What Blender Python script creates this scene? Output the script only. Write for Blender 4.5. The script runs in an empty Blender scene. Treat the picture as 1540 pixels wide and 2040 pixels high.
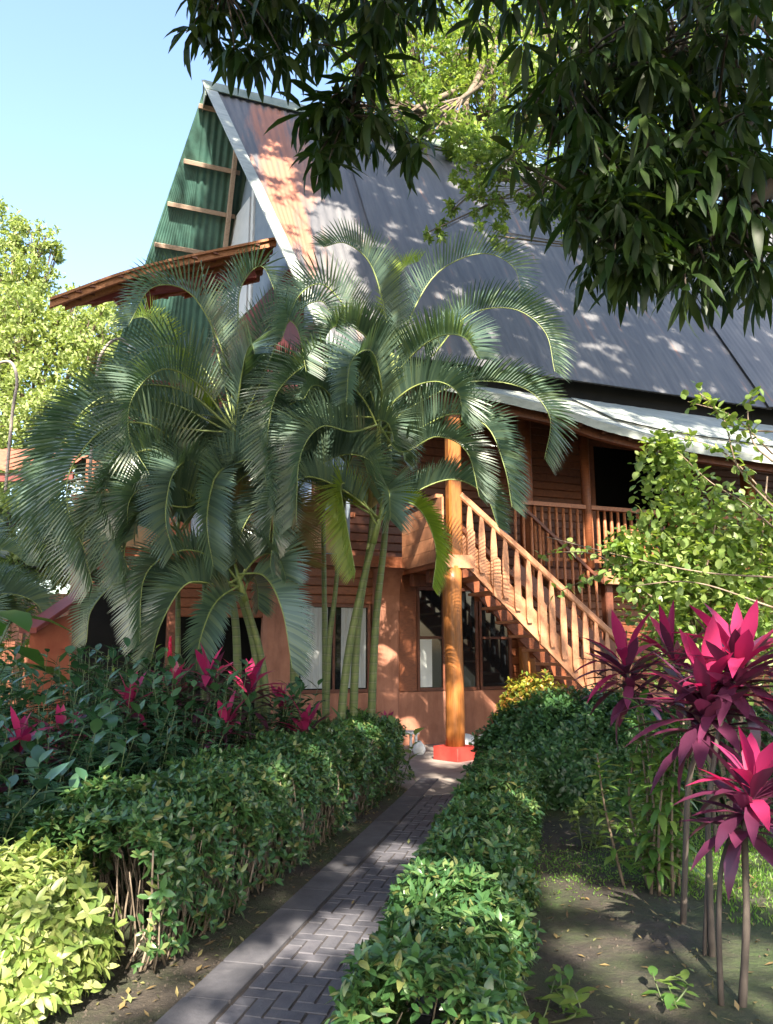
import bpy, math, random
import numpy as np
from mathutils import Vector

# ------------------------------------------------------------------ camera, world, sun, exposure
SC = bpy.context.scene
COL = SC.collection
PITCH = math.radians(10.0); EYE = 1.55
cam_d = bpy.data.cameras.new("camera"); cam = bpy.data.objects.new("camera", cam_d); COL.objects.link(cam)
cam_d.sensor_fit = 'VERTICAL'; cam_d.sensor_height = 36.0; cam_d.lens = 1536.0 / 2040.0 * 36.0
cam_d.clip_end = 2000.0; cam_d.clip_start = 0.05
cam.location = (0, 0, EYE); cam.rotation_euler = (math.radians(90) + PITCH, 0, 0)
SC.camera = cam

SUN_EL = math.radians(37.0); SUN_AZ = math.radians(175.0)      # azimuth clockwise from +Y: the sun stands behind the camera
SDIR = np.array([math.sin(SUN_AZ) * math.cos(SUN_EL), math.cos(SUN_AZ) * math.cos(SUN_EL), math.sin(SUN_EL)])
w = bpy.data.worlds.new("World"); SC.world = w; w.use_nodes = True
nt = w.node_tree; bg = nt.nodes["Background"]
sky = nt.nodes.new("ShaderNodeTexSky"); sky.sky_type = 'NISHITA'; sky.sun_disc = False
sky.sun_elevation = SUN_EL; sky.sun_rotation = SUN_AZ
sky.air_density = 1.2; sky.dust_density = 2.2; sky.ozone_density = 1.6
nt.links.new(sky.outputs[0], bg.inputs[0]); bg.inputs[1].default_value = 0.125
sd = bpy.data.lights.new("sun", 'SUN'); sun = bpy.data.objects.new("sun", sd); COL.objects.link(sun)
sd.energy = 5.0; sd.angle = math.radians(0.5); sd.color = (1.0, 0.90, 0.74)
sun.rotation_euler = Vector(SDIR).to_track_quat('Z', 'Y').to_euler(); sun.location = (0, -10, 20)
SC.view_settings.view_transform = 'Standard'; SC.view_settings.look = 'None'
SC.view_settings.gamma = 1.0; SC.view_settings.exposure = 2.1
SC.render.engine = 'CYCLES'
SC.cycles.max_bounces = 8; SC.cycles.transparent_max_bounces = 4
SC.cycles.diffuse_bounces = 4; SC.cycles.glossy_bounces = 3; SC.cycles.transmission_bounces = 4
SC.cycles.use_denoising = True

random.seed(5); RNG = np.random.default_rng(7)
F = 1536.0; CX = 770.0; CY = 1020.0
CAM = np.array([0, 0, EYE])
def ray(px, py):
    x = (px - CX) / F; y = -(py - CY) / F
    return np.array([x, math.cos(PITCH) - y * math.sin(PITCH), math.sin(PITCH) + y * math.cos(PITCH)])
def at(px, py, Y):
    r = ray(px, py); return CAM + r * (Y / r[1])
def gnd(px, py, z=0.0):
    r = ray(px, py); return CAM + r * ((z - EYE) / r[2])
def onplane(px, py, p0, n):
    r = ray(px, py); return CAM + r * (np.dot(n, np.array(p0) - CAM) / np.dot(n, r))
ZUP = np.array([0, 0, 1.0])

# ------------------------------------------------------------------ mesh helpers
class Geo:
    def __init__(s): s.v = []; s.f = {}; s.n = 0
    def add(s, V, *faces):
        V = np.asarray(V, float).reshape(-1, 3); s.v.append(V)
        for Fa in faces:
            Fa = np.asarray(Fa, int)
            if Fa.size == 0: continue
            s.f.setdefault(Fa.shape[1], []).append(Fa + s.n)
        s.n += len(V)
    def box(s, c, X, Y, Z):                       # centre and three half-extent vectors
        c, X, Y, Z = [np.asarray(q, float) for q in (c, X, Y, Z)]
        V = [c + a * X + b * Y + d * Z for a in (-1, 1) for b in (-1, 1) for d in (-1, 1)]
        s.add(V, [[0, 1, 3, 2], [4, 6, 7, 5], [0, 4, 5, 1], [2, 3, 7, 6], [0, 2, 6, 4], [1, 5, 7, 3]])
    def cbox(s, c, X, Y, Z, bev=0.008):           # box with chamfered long edges
        c, X, Y, Z = [np.asarray(q, float) for q in (c, X, Y, Z)]
        lx, ly = np.linalg.norm(X), np.linalg.norm(Y)
        bx, by = min(bev / lx, .4), min(bev / ly, .4)
        o = [(-1 + bx, -1), (1 - bx, -1), (1, -1 + by), (1, 1 - by), (1 - bx, 1), (-1 + bx, 1), (-1, 1 - by), (-1, -1 + by)]
        V = [c + a * X + b * Y - Z for a, b in o] + [c + a * X + b * Y + Z for a, b in o]
        s.add(V, [[i, (i + 1) % 8, 8 + (i + 1) % 8, 8 + i] for i in range(8)], [[7, 6, 5, 4, 3, 2, 1, 0], [8, 9, 10, 11, 12, 13, 14, 15]])
    def tube(s, P, R, n=6, cap=True):
        P = np.asarray(P, float); m = len(P); R = np.broadcast_to(np.asarray(R, float), (m,))
        T = np.gradient(P, axis=0); T /= np.linalg.norm(T, axis=1)[:, None] + 1e-9
        ref = np.array([1.0, 0.2, 0.1]) if abs(T[0][2]) > .8 else ZUP
        A = np.cross(T, ref); A /= np.linalg.norm(A, axis=1)[:, None] + 1e-9
        B = np.cross(T, A)
        th = np.arange(n) * 2 * math.pi / n
        V = P[:, None, :] + R[:, None, None] * (np.cos(th)[None, :, None] * A[:, None, :] + np.sin(th)[None, :, None] * B[:, None, :])
        i = np.arange(m - 1)[:, None] * n; j = np.arange(n)[None, :]; k = (np.arange(n)[None, :] + 1) % n
        Q = np.stack([i + j, i + k, i + n + k, i + n + j], -1).reshape(-1, 4)
        s.add(V.reshape(-1, 3), Q)
        if cap and n >= 3:
            s.f.setdefault(n, []).append(np.array([list(range(n))[::-1]]) + s.n - m * n)
            s.f.setdefault(n, []).append(np.array([list(range(n))]) + s.n - n)
    def grid(s, G):                               # G: (a, b, 3) points
        a, b, _ = G.shape
        i = np.arange(a - 1)[:, None] * b; j = np.arange(b - 1)[None, :]
        s.add(G.reshape(-1, 3), np.stack([i + j, i + b + j, i + b + j + 1, i + j + 1], -1).reshape(-1, 4))
    def prism(s, P, D):                           # polygon extruded by D
        P = np.asarray(P, float); n = len(P); D = np.asarray(D, float)
        s.add(np.vstack([P, P + D]), [[i, (i + 1) % n, n + (i + 1) % n, n + i] for i in range(n)],
              [list(range(n))[::-1]], [list(range(n, 2 * n))])
    def build(s, name, mat, parent=None, smooth=False):
        base = np.array(parent['_b']) if parent is not None else np.zeros(3)
        me = bpy.data.meshes.new(name)
        V = (np.concatenate(s.v) - base).astype(np.float32)
        loops = []; starts = []; k = 0
        for n, L in s.f.items():
            A = np.concatenate(L); loops.append(A.reshape(-1)); starts.append(k + np.arange(len(A)) * n); k += A.size
        loops = np.concatenate(loops).astype(np.int32); starts = np.concatenate(starts).astype(np.int32)
        me.vertices.add(len(V)); me.vertices.foreach_set("co", V.reshape(-1))
        me.loops.add(len(loops)); me.loops.foreach_set("vertex_index", loops)
        me.polygons.add(len(starts)); me.polygons.foreach_set("loop_start", starts)
        me.update(calc_edges=True); me.validate()
        me.polygons.foreach_set("use_smooth", np.full(len(me.polygons), smooth))
        me.materials.append(mat)
        o = bpy.data.objects.new(name, me); COL.objects.link(o)
        if parent is not None: o.parent = parent; o['_b'] = list(map(float, base))
        else: o['_b'] = [0.0, 0.0, 0.0]
        return o

def norm(A): A = np.asarray(A, float); return A / (np.linalg.norm(A, axis=-1, keepdims=True) + 1e-9)
def thing(name, label, cat, loc=(0, 0, 0), group=None):
    o = bpy.data.objects.new(name, None); COL.objects.link(o); o.location = tuple(map(float, loc)); o.empty_display_size = .2
    o['_b'] = list(map(float, loc)); return tag(o, label, cat, group)
def tag(o, label, cat, group=None, kind=None):
    o['label'] = label; o['category'] = cat
    if group: o['group'] = group
    if kind: o['kind'] = kind
    return o
def struct(o, kind='structure'): o['kind'] = kind; return o
def spline(P, n=16):                               # Catmull-Rom through the points
    P = np.asarray(P, float); P = np.vstack([2 * P[0] - P[1], P, 2 * P[-1] - P[-2]]); m = len(P) - 3
    out = []
    for t in np.linspace(0, m - 1e-6, n):
        i = int(t); f = t - i; a, b, c, d = P[i:i + 4]
        out.append(.5 * (2 * b + (c - a) * f + (2 * a - 5 * b + 4 * c - d) * f * f + (3 * b - a - 3 * c + d) * f ** 3))
    return np.array(out)
def rnd(n, lo=-1, hi=1): return RNG.uniform(lo, hi, n)
def rdir(n):
    return norm(RNG.normal(size=(n, 3)))
LEAF_FULL = (np.array([0, .22, .55, .82, 1.0]), np.array([.04, .40, .5, .28, 0.0]))
LEAF_MED = (np.array([0, .45, 1.0]), np.array([.03, .5, 0.0]))
LEAF_OBOV = (np.array([0, .30, .68, .92, 1.0]), np.array([.05, .26, .5, .36, 0.05]))
def leaves(g, P, D, U, L, W, curl=.25, fold=.3, tpl=LEAF_FULL):
    """many leaves: base points P, direction D, upward side U, length L, width W"""
    n = len(P); T = norm(D); S = norm(np.cross(T, U)); N = np.cross(S, T)
    L = np.broadcast_to(L, (n,))[:, None]; W = np.broadcast_to(W, (n,))[:, None]
    curl = np.broadcast_to(curl, (n,))[:, None]
    ts, ws = tpl; k = len(ts); V = np.zeros((n, k * 3, 3))
    for i, (t, wd) in enumerate(zip(ts, ws)):
        m = P + T * L * t * (1 - .15 * np.abs(curl) * t) - N * curl * L * t * t
        V[:, 3 * i] = m - S * W * wd + N * fold * W * wd
        V[:, 3 * i + 1] = m
        V[:, 3 * i + 2] = m + S * W * wd + N * fold * W * wd
    q = []
    for i in range(k - 1):
        a = 3 * i; q += [[a, a + 1, a + 4, a + 3], [a + 1, a + 2, a + 5, a + 4]]
    q = np.array(q)
    g.add(V.reshape(-1, 3), (q[None] + (np.arange(n) * k * 3)[:, None, None]).reshape(-1, 4))
def diamonds(g, P, D, U, L, W):
    n = len(P); T = norm(D); S = norm(np.cross(T, U)); N = np.cross(S, T)
    L = np.broadcast_to(L, (n,))[:, None]; W = np.broadcast_to(W, (n,))[:, None]
    V = np.stack([P, P + T * L * .5 - S * W * .5 + N * W * .15, P + T * L - N * L * .12, P + T * L * .5 + S * W * .5 + N * W * .15], 1)
    q = np.array([[0, 1, 2, 3]])
    g.add(V.reshape(-1, 3), (q[None] + (np.arange(n) * 4)[:, None, None]).reshape(-1, 4))

# ------------------------------------------------------------------ materials
def nodes(m):
    m.use_nodes = True; t = m.node_tree; b = t.nodes["Principled BSDF"]; return t, b
def N(t, typ, **kw):
    n = t.nodes.new(typ)
    for k, v in kw.items(): setattr(n, k, v)
    return n
def ramp(t, src, stops):
    r = N(t, "ShaderNodeValToRGB"); e = r.color_ramp.elements
    while len(e) < len(stops): e.new(.5)
    for i, (p, c) in enumerate(stops): e[i].position = p; e[i].color = (*c, 1)
    t.links.new(src, r.inputs[0]); return r.outputs[0]
def noise(t, scale, detail=4, vec=None, rough=.6):
    n = N(t, "ShaderNodeTexNoise"); n.inputs["Scale"].default_value = scale; n.inputs["Detail"].default_value = detail; n.inputs["Roughness"].default_value = rough
    if vec is None:
        tc = N(t, "ShaderNodeTexCoord"); vec = tc.outputs["Object"]
    t.links.new(vec, n.inputs["Vector"]); return n.outputs["Fac"]
def bump(t, b, src, strength=.3, dist=.02):
    bn = N(t, "ShaderNodeBump"); bn.inputs["Strength"].default_value = strength; bn.inputs["Distance"].default_value = dist
    t.links.new(src, bn.inputs["Height"]); t.links.new(bn.outputs[0], b.inputs["Normal"])
def mixc(t, fac, a, b, mode='MIX'):
    m = N(t, "ShaderNodeMix", data_type='RGBA', blend_type=mode)
    for sock, v in ((m.inputs[0], fac), (m.inputs[6], a), (m.inputs[7], b)):
        if isinstance(v, bpy.types.NodeSocket): t.links.new(v, sock)
        elif isinstance(v, (int, float)): sock.default_value = v
        else: sock.default_value = (*v, 1)
    return m.outputs[2]
def leafmat(name, cols, rough=.42, trans=.35, tcol=None, spec=.5, patch=0.0, patchcol=None):
    """leaves: tint varies leaf by leaf; some light passes through"""
    m = bpy.data.materials.new(name); t, b = nodes(m)
    g = N(t, "ShaderNodeNewGeometry"); k = len(cols)
    c = ramp(t, g.outputs["Random Per Island"], [(i / max(1, k - 1), q) for i, q in enumerate(cols)])
    nz = noise(t, 1.6, 2)
    c = mixc(t, .5, c, ramp(t, nz, [(.3, (.62, .66, .62)), (.7, (1.25, 1.22, 1.1))]), 'MULTIPLY')
    t.links.new(c, b.inputs["Base Color"]); b.inputs["Roughness"].default_value = rough
    b.inputs["Specular IOR Level"].default_value = spec
    tr = N(t, "ShaderNodeBsdfTranslucent"); ms = N(t, "ShaderNodeMixShader"); ms.inputs[0].default_value = trans
    tc = mixc(t, 1.0, c, tcol or (1.5, 1.7, .6), 'MULTIPLY'); t.links.new(tc, tr.inputs[0])
    t.links.new(b.outputs[0], ms.inputs[1]); t.links.new(tr.outputs[0], ms.inputs[2])
    t.links.new(ms.outputs[0], t.nodes["Material Output"].inputs[0]); return m
def plain(name, c1, c2, scale=6, rough=.7, bstr=.2, bscale=40, stretch=None, spec=.4, metal=0.0, island=False):
    m = bpy.data.materials.new(name); t, b = nodes(m); tc = N(t, "ShaderNodeTexCoord"); vec = tc.outputs["Object"]
    if stretch:
        mp = N(t, "ShaderNodeMapping"); mp.inputs["Scale"].default_value = stretch[:3]
        if len(stretch) > 3: mp.inputs["Rotation"].default_value = (0, 0, stretch[3])
        t.links.new(vec, mp.inputs[0]); vec = mp.outputs[0]
    c = ramp(t, noise(t, scale, 5, vec), [(.32, c1), (.68, c2)])
    if island:
        g = N(t, "ShaderNodeNewGeometry")
        c = mixc(t, .8, c, ramp(t, g.outputs["Random Per Island"], [(0, (.80, .79, .80)), (.5, (1, 1, 1)), (1, (1.2, 1.17, 1.16))]), 'MULTIPLY')
    t.links.new(c, b.inputs["Base Color"]); b.inputs["Roughness"].default_value = rough
    b.inputs["Specular IOR Level"].default_value = spec; b.inputs["Metallic"].default_value = metal
    if bstr: bump(t, b, noise(t, bscale, 4, vec), bstr, .01)
    return m
HA = math.radians(69.0)                            # the house runs along this azimuth
HROT = -(math.pi / 2 - HA)
M = {}
M['palm'] = leafmat('palm leaf', [(.052, .092, .076), (.076, .126, .100), (.108, .165, .126), (.13, .175, .10)], .29, .26, (1.6, 1.7, .5), .8)
M['palm_new'] = leafmat('young palm leaf', [(.16, .24, .04), (.24, .32, .05)], .4, .5, (1.6, 1.5, .35))
M['palm_dry'] = leafmat('yellowing palm leaf', [(.16, .15, .05), (.24, .19, .07), (.20, .12, .05)], .5, .3, (1.2, 1.1, .6))
M['rachis'] = plain('palm midrib', (.16, .22, .07), (.26, .30, .10), 9, .45, .1)
M['hedge'] = leafmat('hedge leaf', [(.024, .066, .026), (.042, .105, .036), (.068, .145, .046), (.035, .095, .03), (.055, .125, .04), (.12, .20, .07), (.17, .17, .06)], .34, .22, spec=.55)
M['hedge2'] = leafmat('small hedge leaf', [(.024, .066, .028), (.042, .105, .038), (.072, .15, .05)], .36, .25, spec=.5)
M['lime'] = leafmat('lime bush leaf', [(.11, .18, .04), (.20, .27, .07), (.37, .40, .16)], .42, .4, (1.3, 1.25, .5))
M['croton'] = leafmat('croton leaf', [(.12, .20, .03), (.25, .30, .04), (.34, .26, .04), (.42, .18, .05)], .4, .3, (1.2, 1.1, .5))
M['shrub'] = leafmat('shrub leaf', [(.028, .075, .042), (.046, .11, .056), (.075, .15, .07)], .27, .22, spec=.65)
M['vine'] = leafmat('vine leaf', [(.13, .22, .06), (.22, .31, .09), (.33, .41, .15)], .4, .42, (1.35, 1.35, .5))
M['citrus'] = leafmat('sapling leaf', [(.06, .14, .035), (.12, .22, .05), (.22, .31, .08)], .34, .35)
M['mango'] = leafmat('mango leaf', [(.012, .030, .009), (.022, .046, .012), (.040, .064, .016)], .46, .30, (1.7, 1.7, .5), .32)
M['cord_pink'] = leafmat('pink cordyline leaf', [(.27, .020, .090), (.44, .032, .130), (.60, .065, .175)], .34, .35, (1.5, .6, 1.0), .45)
M['cord_dark'] = leafmat('dark cordyline leaf', [(.065, .018, .042), (.11, .026, .065), (.19, .034, .09)], .30, .2, (1.6, .8, 1.2), .5)
M['tree_far'] = leafmat('far tree leaf', [(.20, .27, .09), (.28, .35, .13), (.38, .44, .19)], .55, .4, (1.2, 1.2, .6), .3)  # pale leaf tone also carries the veiling haze over the far trees
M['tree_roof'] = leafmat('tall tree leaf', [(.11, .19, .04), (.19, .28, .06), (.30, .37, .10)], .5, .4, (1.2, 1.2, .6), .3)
M['big_leaf'] = leafmat('broad leaf', [(.05, .13, .035), (.09, .18, .045)], .32, .35)
M['grass'] = leafmat('grass blade', [(.06, .15, .02), (.10, .20, .03), (.17, .26, .05)], .5, .35)
M['litter'] = leafmat('dry leaf', [(.16, .10, .05), (.24, .18, .08), (.20, .24, .10)], .6, .15, (1, 1, .6))
M['red_flower'] = leafmat('red bract', [(.55, .02, .07), (.65, .04, .14)], .35, .3, (1.3, .7, .8))
M['bark'] = plain('bark', (.09, .065, .045), (.19, .145, .105), 12, .85, .6, 30, (1, 1, .25))
M['darkbark'] = plain('dark bark', (.028, .020, .016), (.06, .045, .035), 12, .85, .5, 30, (1, 1, .25))
M['cord_stem'] = plain('cordyline stem', (.048, .038, .032), (.11, .088, .073), 8, .8, .4, 26, (1, 1, .4))
M['twig'] = plain('hedge twig', (.14, .11, .08), (.30, .24, .18), 14, .8, .2)
M['vinetwig'] = plain('vine twig', (.16, .115, .08), (.28, .21, .16), 14, .75, .2)
M['green_stem'] = plain('green stem', (.05, .08, .03), (.10, .13, .05), 9, .5, .1)

def palm_trunk_mat():
    m = bpy.data.materials.new('ringed palm trunk'); t, b = nodes(m)
    tc = N(t, "ShaderNodeTexCoord"); wv = N(t, "ShaderNodeTexWave", bands_direction='Z', wave_profile='SAW'); wv.inputs["Scale"].default_value = 3.0; wv.inputs["Distortion"].default_value = 1.2
    t.links.new(tc.outputs["Object"], wv.inputs[0])
    c = ramp(t, wv.outputs["Fac"], [(0, (.20, .20, .12)), (.14, (.09, .115, .04)), (.3, (.115, .15, .045)), (.75, (.13, .165, .05)), (1, (.105, .13, .045))])
    c = mixc(t, .6, c, ramp(t, noise(t, 7), [(.3, (.55, .6, .5)), (.7, (1.25, 1.2, 1.1))]), 'MULTIPLY')
    t.links.new(c, b.inputs["Base Color"]); b.inputs["Roughness"].default_value = .55
    bump(t, b, wv.outputs["Fac"], .15, .006); return m
M['palm_trunk'] = palm_trunk_mat()
def wood(name, c1, c2, rough=.45, along=(1, 1, 1), board=0.0, sc=5):
    m = bpy.data.materials.new(name); t, b = nodes(m); tc = N(t, "ShaderNodeTexCoord")
    mp0 = N(t, "ShaderNodeMapping"); mp0.inputs["Rotation"].default_value = (0, 0, -HROT); t.links.new(tc.outputs["Object"], mp0.inputs[0])
    mp = N(t, "ShaderNodeMapping"); mp.inputs["Scale"].default_value = along; t.links.new(mp0.outputs[0], mp.inputs[0])
    f = noise(t, sc, 6, mp.outputs[0], .65)
    c = ramp(t, f, [(.3, c1), (.55, c2), (.75, tuple(q * .8 for q in c2))])
    g = N(t, "ShaderNodeNewGeometry")
    c = mixc(t, .55, c, ramp(t, g.outputs["Random Per Island"], [(0, (.72, .68, .66)), (1, (1.22, 1.2, 1.15))]), 'MULTIPLY')
    t.links.new(c, b.inputs["Base Color"]); b.inputs["Roughness"].default_value = rough; b.inputs["Specular IOR Level"].default_value = .4
    bump(t, b, f, .25, .006); return m
M['wood_post'] = wood('varnished post', (.20, .070, .016), (.35, .13, .032), .4, (9, 9, .7))
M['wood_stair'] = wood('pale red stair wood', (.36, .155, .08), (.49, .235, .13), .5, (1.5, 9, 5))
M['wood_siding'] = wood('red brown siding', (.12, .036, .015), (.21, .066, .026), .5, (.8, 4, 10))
M['wood_dark'] = wood('dark red wood', (.085, .027, .016), (.150, .050, .026), .5, (3, 3, 3))
M['wood_rail'] = wood('red wood railing', (.22, .08, .038), (.36, .14, .065), .5, (4, 4, 4))
M['wood_panel'] = wood('salmon plywood', (.34, .14, .07), (.44, .20, .105), .55, (2, 2, 5), sc=2)
M['wood_tan'] = wood('tan plywood', (.30, .17, .085), (.42, .25, .13), .6, (2, 2, 5), sc=2)
M['wood_purlin'] = wood('grey purlin', (.30, .215, .165), (.42, .31, .24), .7, (1, 5, 5))
M['wood_awning'] = wood('orange awning wood', (.20, .075, .030), (.36, .15, .062), .55, (1, 9, 9))
M['red_beam'] = plain('red painted beam', (.12, .02, .016), (.17, .032, .024), 6, .5, .1)
M['stucco'] = plain('salmon stucco', (.31, .130, .080), (.41, .185, .12), 3, .85, .25, 60)
M['plinth'] = plain('red painted concrete', (.36, .035, .028), (.46, .055, .04), 5, .6, .15)
M['white_paint'] = plain('white paint', (.62, .63, .62), (.75, .75, .73), 5, .5, .1)
M['curtain'] = plain('grey curtain', (.33, .35, .35), (.46, .48, .48), 3, .9, .3, 8, (8, 8, .4))
M['pale_glare'] = plain('pale blind', (.60, .63, .62), (.70, .72, .71), 3, .8, .1)
M['dark'] = plain('dark interior', (.006, .006, .007), (.012, .011, .011), 3, .9, 0)  # near-black base colour puts the shade of unlit rooms into the walls
M['shutter'] = plain('white shutter board', (.52, .54, .55), (.62, .63, .63), 3, .6, .05)
M['blue_wall'] = plain('shade toned blue board', (.17, .21, .26), (.23, .28, .33), 3, .7, .05)  # board blue darkened to carry the bluish shade below the roof
M['green_tin'] = plain('green painted tin', (.040, .112, .092), (.070, .160, .130), 2.5, .45, .05, spec=.5)
M['green_cap'] = plain('green ridge cap', (.10, .14, .11), (.22, .25, .21), 4, .55, .1)
M['soil'] = None
def stain(m, amt=.5):
    t = m.node_tree; b = t.nodes["Principled BSDF"]; src = b.inputs["Base Color"].links[0].from_socket; tc = N(t, "ShaderNodeTexCoord"); mp = N(t, "ShaderNodeMapping"); mp.inputs["Scale"].default_value = (2.2, 2.2, .5); t.links.new(tc.outputs["Object"], mp.inputs[0])
    c = mixc(t, amt, src, ramp(t, noise(t, 2.2, 7, mp.outputs[0], .7), [(.35, (.45, .42, .40)), (.55, (1, 1, 1)), (.75, (1.15, 1.12, 1.08))]), 'MULTIPLY'); t.links.new(c, b.inputs["Base Color"])
for k_ in ('stucco', 'plinth', 'wood_post', 'wood_stair', 'wood_panel', 'apron', 'paver', 'kerb', 'porch_tin', 'green_tin', 'cord_stem'):
    if k_ in M: stain(M[k_], .55)
def glassmat():
    m = bpy.data.materials.new('window glass'); t, b = nodes(m)
    b.inputs["Base Color"].default_value = (.012, .014, .016, 1); b.inputs["Roughness"].default_value = .05; b.inputs["Specular IOR Level"].default_value = .6
    return m
M['glass'] = glassmat()
def ground_mat():
    m = bpy.data.materials.new('sandy earth'); t, b = nodes(m)
    big = noise(t, .9, 6); fine = noise(t, 14, 8, rough=.7)
    c = ramp(t, big, [(.30, (.034, .028, .023)), (.5, (.056, .045, .036)), (.76, (.125, .097, .072))])
    moss = ramp(t, noise(t, .55, 7, rough=.7), [(.42, (0, 0, 0)), (.60, (1, 1, 1))])
    c = mixc(t, moss, c, (.042, .072, .018))
    c = mixc(t, .7, c, ramp(t, fine, [(.3, (.6, .6, .6)), (.7, (1.3, 1.3, 1.3))]), 'MULTIPLY')
    t.links.new(c, b.inputs["Base Color"]); b.inputs["Roughness"].default_value = .95
    bump(t, b, mixc(t, .5, fine, noise(t, 3.2, 5), 'ADD'), 1.0, .045); return m
M['ground'] = ground_mat()
M['paver'] = plain('grey paver', (.070, .070, .086), (.118, .116, .132), 9, .7, .35, 50, island=True)
M['kerb'] = plain('grey edging block', (.072, .072, .085), (.118, .117, .130), 7, .75, .35, 40, island=True)
M['sand'] = plain('dark joint sand', (.035, .03, .03), (.06, .05, .045), 30, .95, .4)
M['apron'] = plain('worn concrete', (.22, .185, .17), (.34, .29, .26), 4, .8, .2)

# ------------------------------------------------------------------ house frame
U = np.array([math.sin(HA), math.cos(HA), 0]); Vv = np.array([-math.cos(HA), math.sin(HA), 0]); O = np.array([.96, 11.22, 0.0])
def HP(u, v, z): return O + U * u + Vv * v + ZUP * z
def onv(px, py, v):
    q = onplane(px, py, O + Vv * v, Vv); return float((q - O) @ U), float(q[2])
def hbox(g, u0, u1, v0, v1, z0, z1, bev=0):
    a = (HP((u0 + u1) / 2, (v0 + v1) / 2, (z0 + z1) / 2), U * (u1 - u0) / 2, Vv * (v1 - v0) / 2, ZUP * (z1 - z0) / 2)
    if bev: g.cbox(*a, bev=bev)
    else: g.box(*a)
def part_box(name, mat, parent, *a, bev=0):
    g = Geo(); hbox(g, *a, bev=bev); return g.build(name, mat, parent)

# ------------------------------------------------------------------ ground, path
def ground():
    g = Geo(); n = 60
    xs = np.concatenate([[-400, -120, -40], np.linspace(-12, 14, n), [40, 120, 400]]); ys = np.concatenate([[-400, -60, -12], np.linspace(-4, 26, n), [60, 150, 500]])
    X, Y = np.meshgrid(xs, ys, indexing='ij')
    g.grid(np.stack([X, Y, np.zeros_like(X)], -1)); struct(g.build('ground', M['ground'], None, True))
ground()
PA = np.array([-.95, 3.56, 0]); PD = norm(np.array([1.29, 5.77, 0])); PN = np.array([PD[1], -PD[0], 0])   # left path edge, direction, to the right
PATH_W = 1.25
def path():
    g = Geo(); a = PA - PD * 5; L = 11.6
    c = a + PD * L / 2 + PN * PATH_W / 2
    g.box(c + ZUP * .003, PN * PATH_W / 2, PD * L / 2, ZUP * .006)
    o = struct(g.build('path', M['sand']))
    b = Geo(); s = .088; e1 = (1, 1); e2 = (2, -2); x0 = .235
    for i in range(-80, 160):
        for j in range(-60, 80):
            bx = i + 2 * j; by = i - 2 * j
            for (q0, q1, r0, r1) in ((0, 2, 0, 1), (0, 1, 1, 3)):
                xa, xb, ya, yb = [(bx + q0) * s, (bx + q1) * s, (by + r0) * s, (by + r1) * s]
                xa, xb = max(xa, 0), min(xb, PATH_W - x0 - .01)
                if xb - xa < .02 or ya < 0 or yb > L: continue
                gap = .004; h = .0085 + random.random() * .004
                p = [a + PN * (x0 + u_) + PD * v_ for u_, v_ in ((xa + gap, ya + gap), (xb - gap, ya + gap), (xb - gap, yb - gap), (xa + gap, yb - gap))]
                p = np.array(p); b.add(np.vstack([p, p + (p.mean(0) - p) * .05 + ZUP * (h + .004)]), [[0, 1, 5, 4], [1, 2, 6, 5], [2, 3, 7, 6], [3, 0, 4, 7], [4, 5, 6, 7]])
    q = struct(b.build('pavers', M['paver'])); q.parent = o
    k = Geo(); y = 0
    while y < L - .4:
        ln = .40
        c = a + PN * .115 + PD * (y + ln / 2) + ZUP * (.012 + random.random() * .003)
        k.cbox(c, PN * .108, PD * (ln / 2 - .004), ZUP * .012, bev=.006); y += ln
    q = struct(k.build('edging', M['kerb'])); q.parent = o
    g = Geo()
    pts = [HP(-1.5, -2.3, 0), HP(3.6, -2.6, 0), HP(4.2, 2.0, 0), HP(-1.5, 2.0, 0)]
    g.prism([p + ZUP * .001 for p in pts], ZUP * .018); struct(g.build('pavement', M['apron']))
path()

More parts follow.
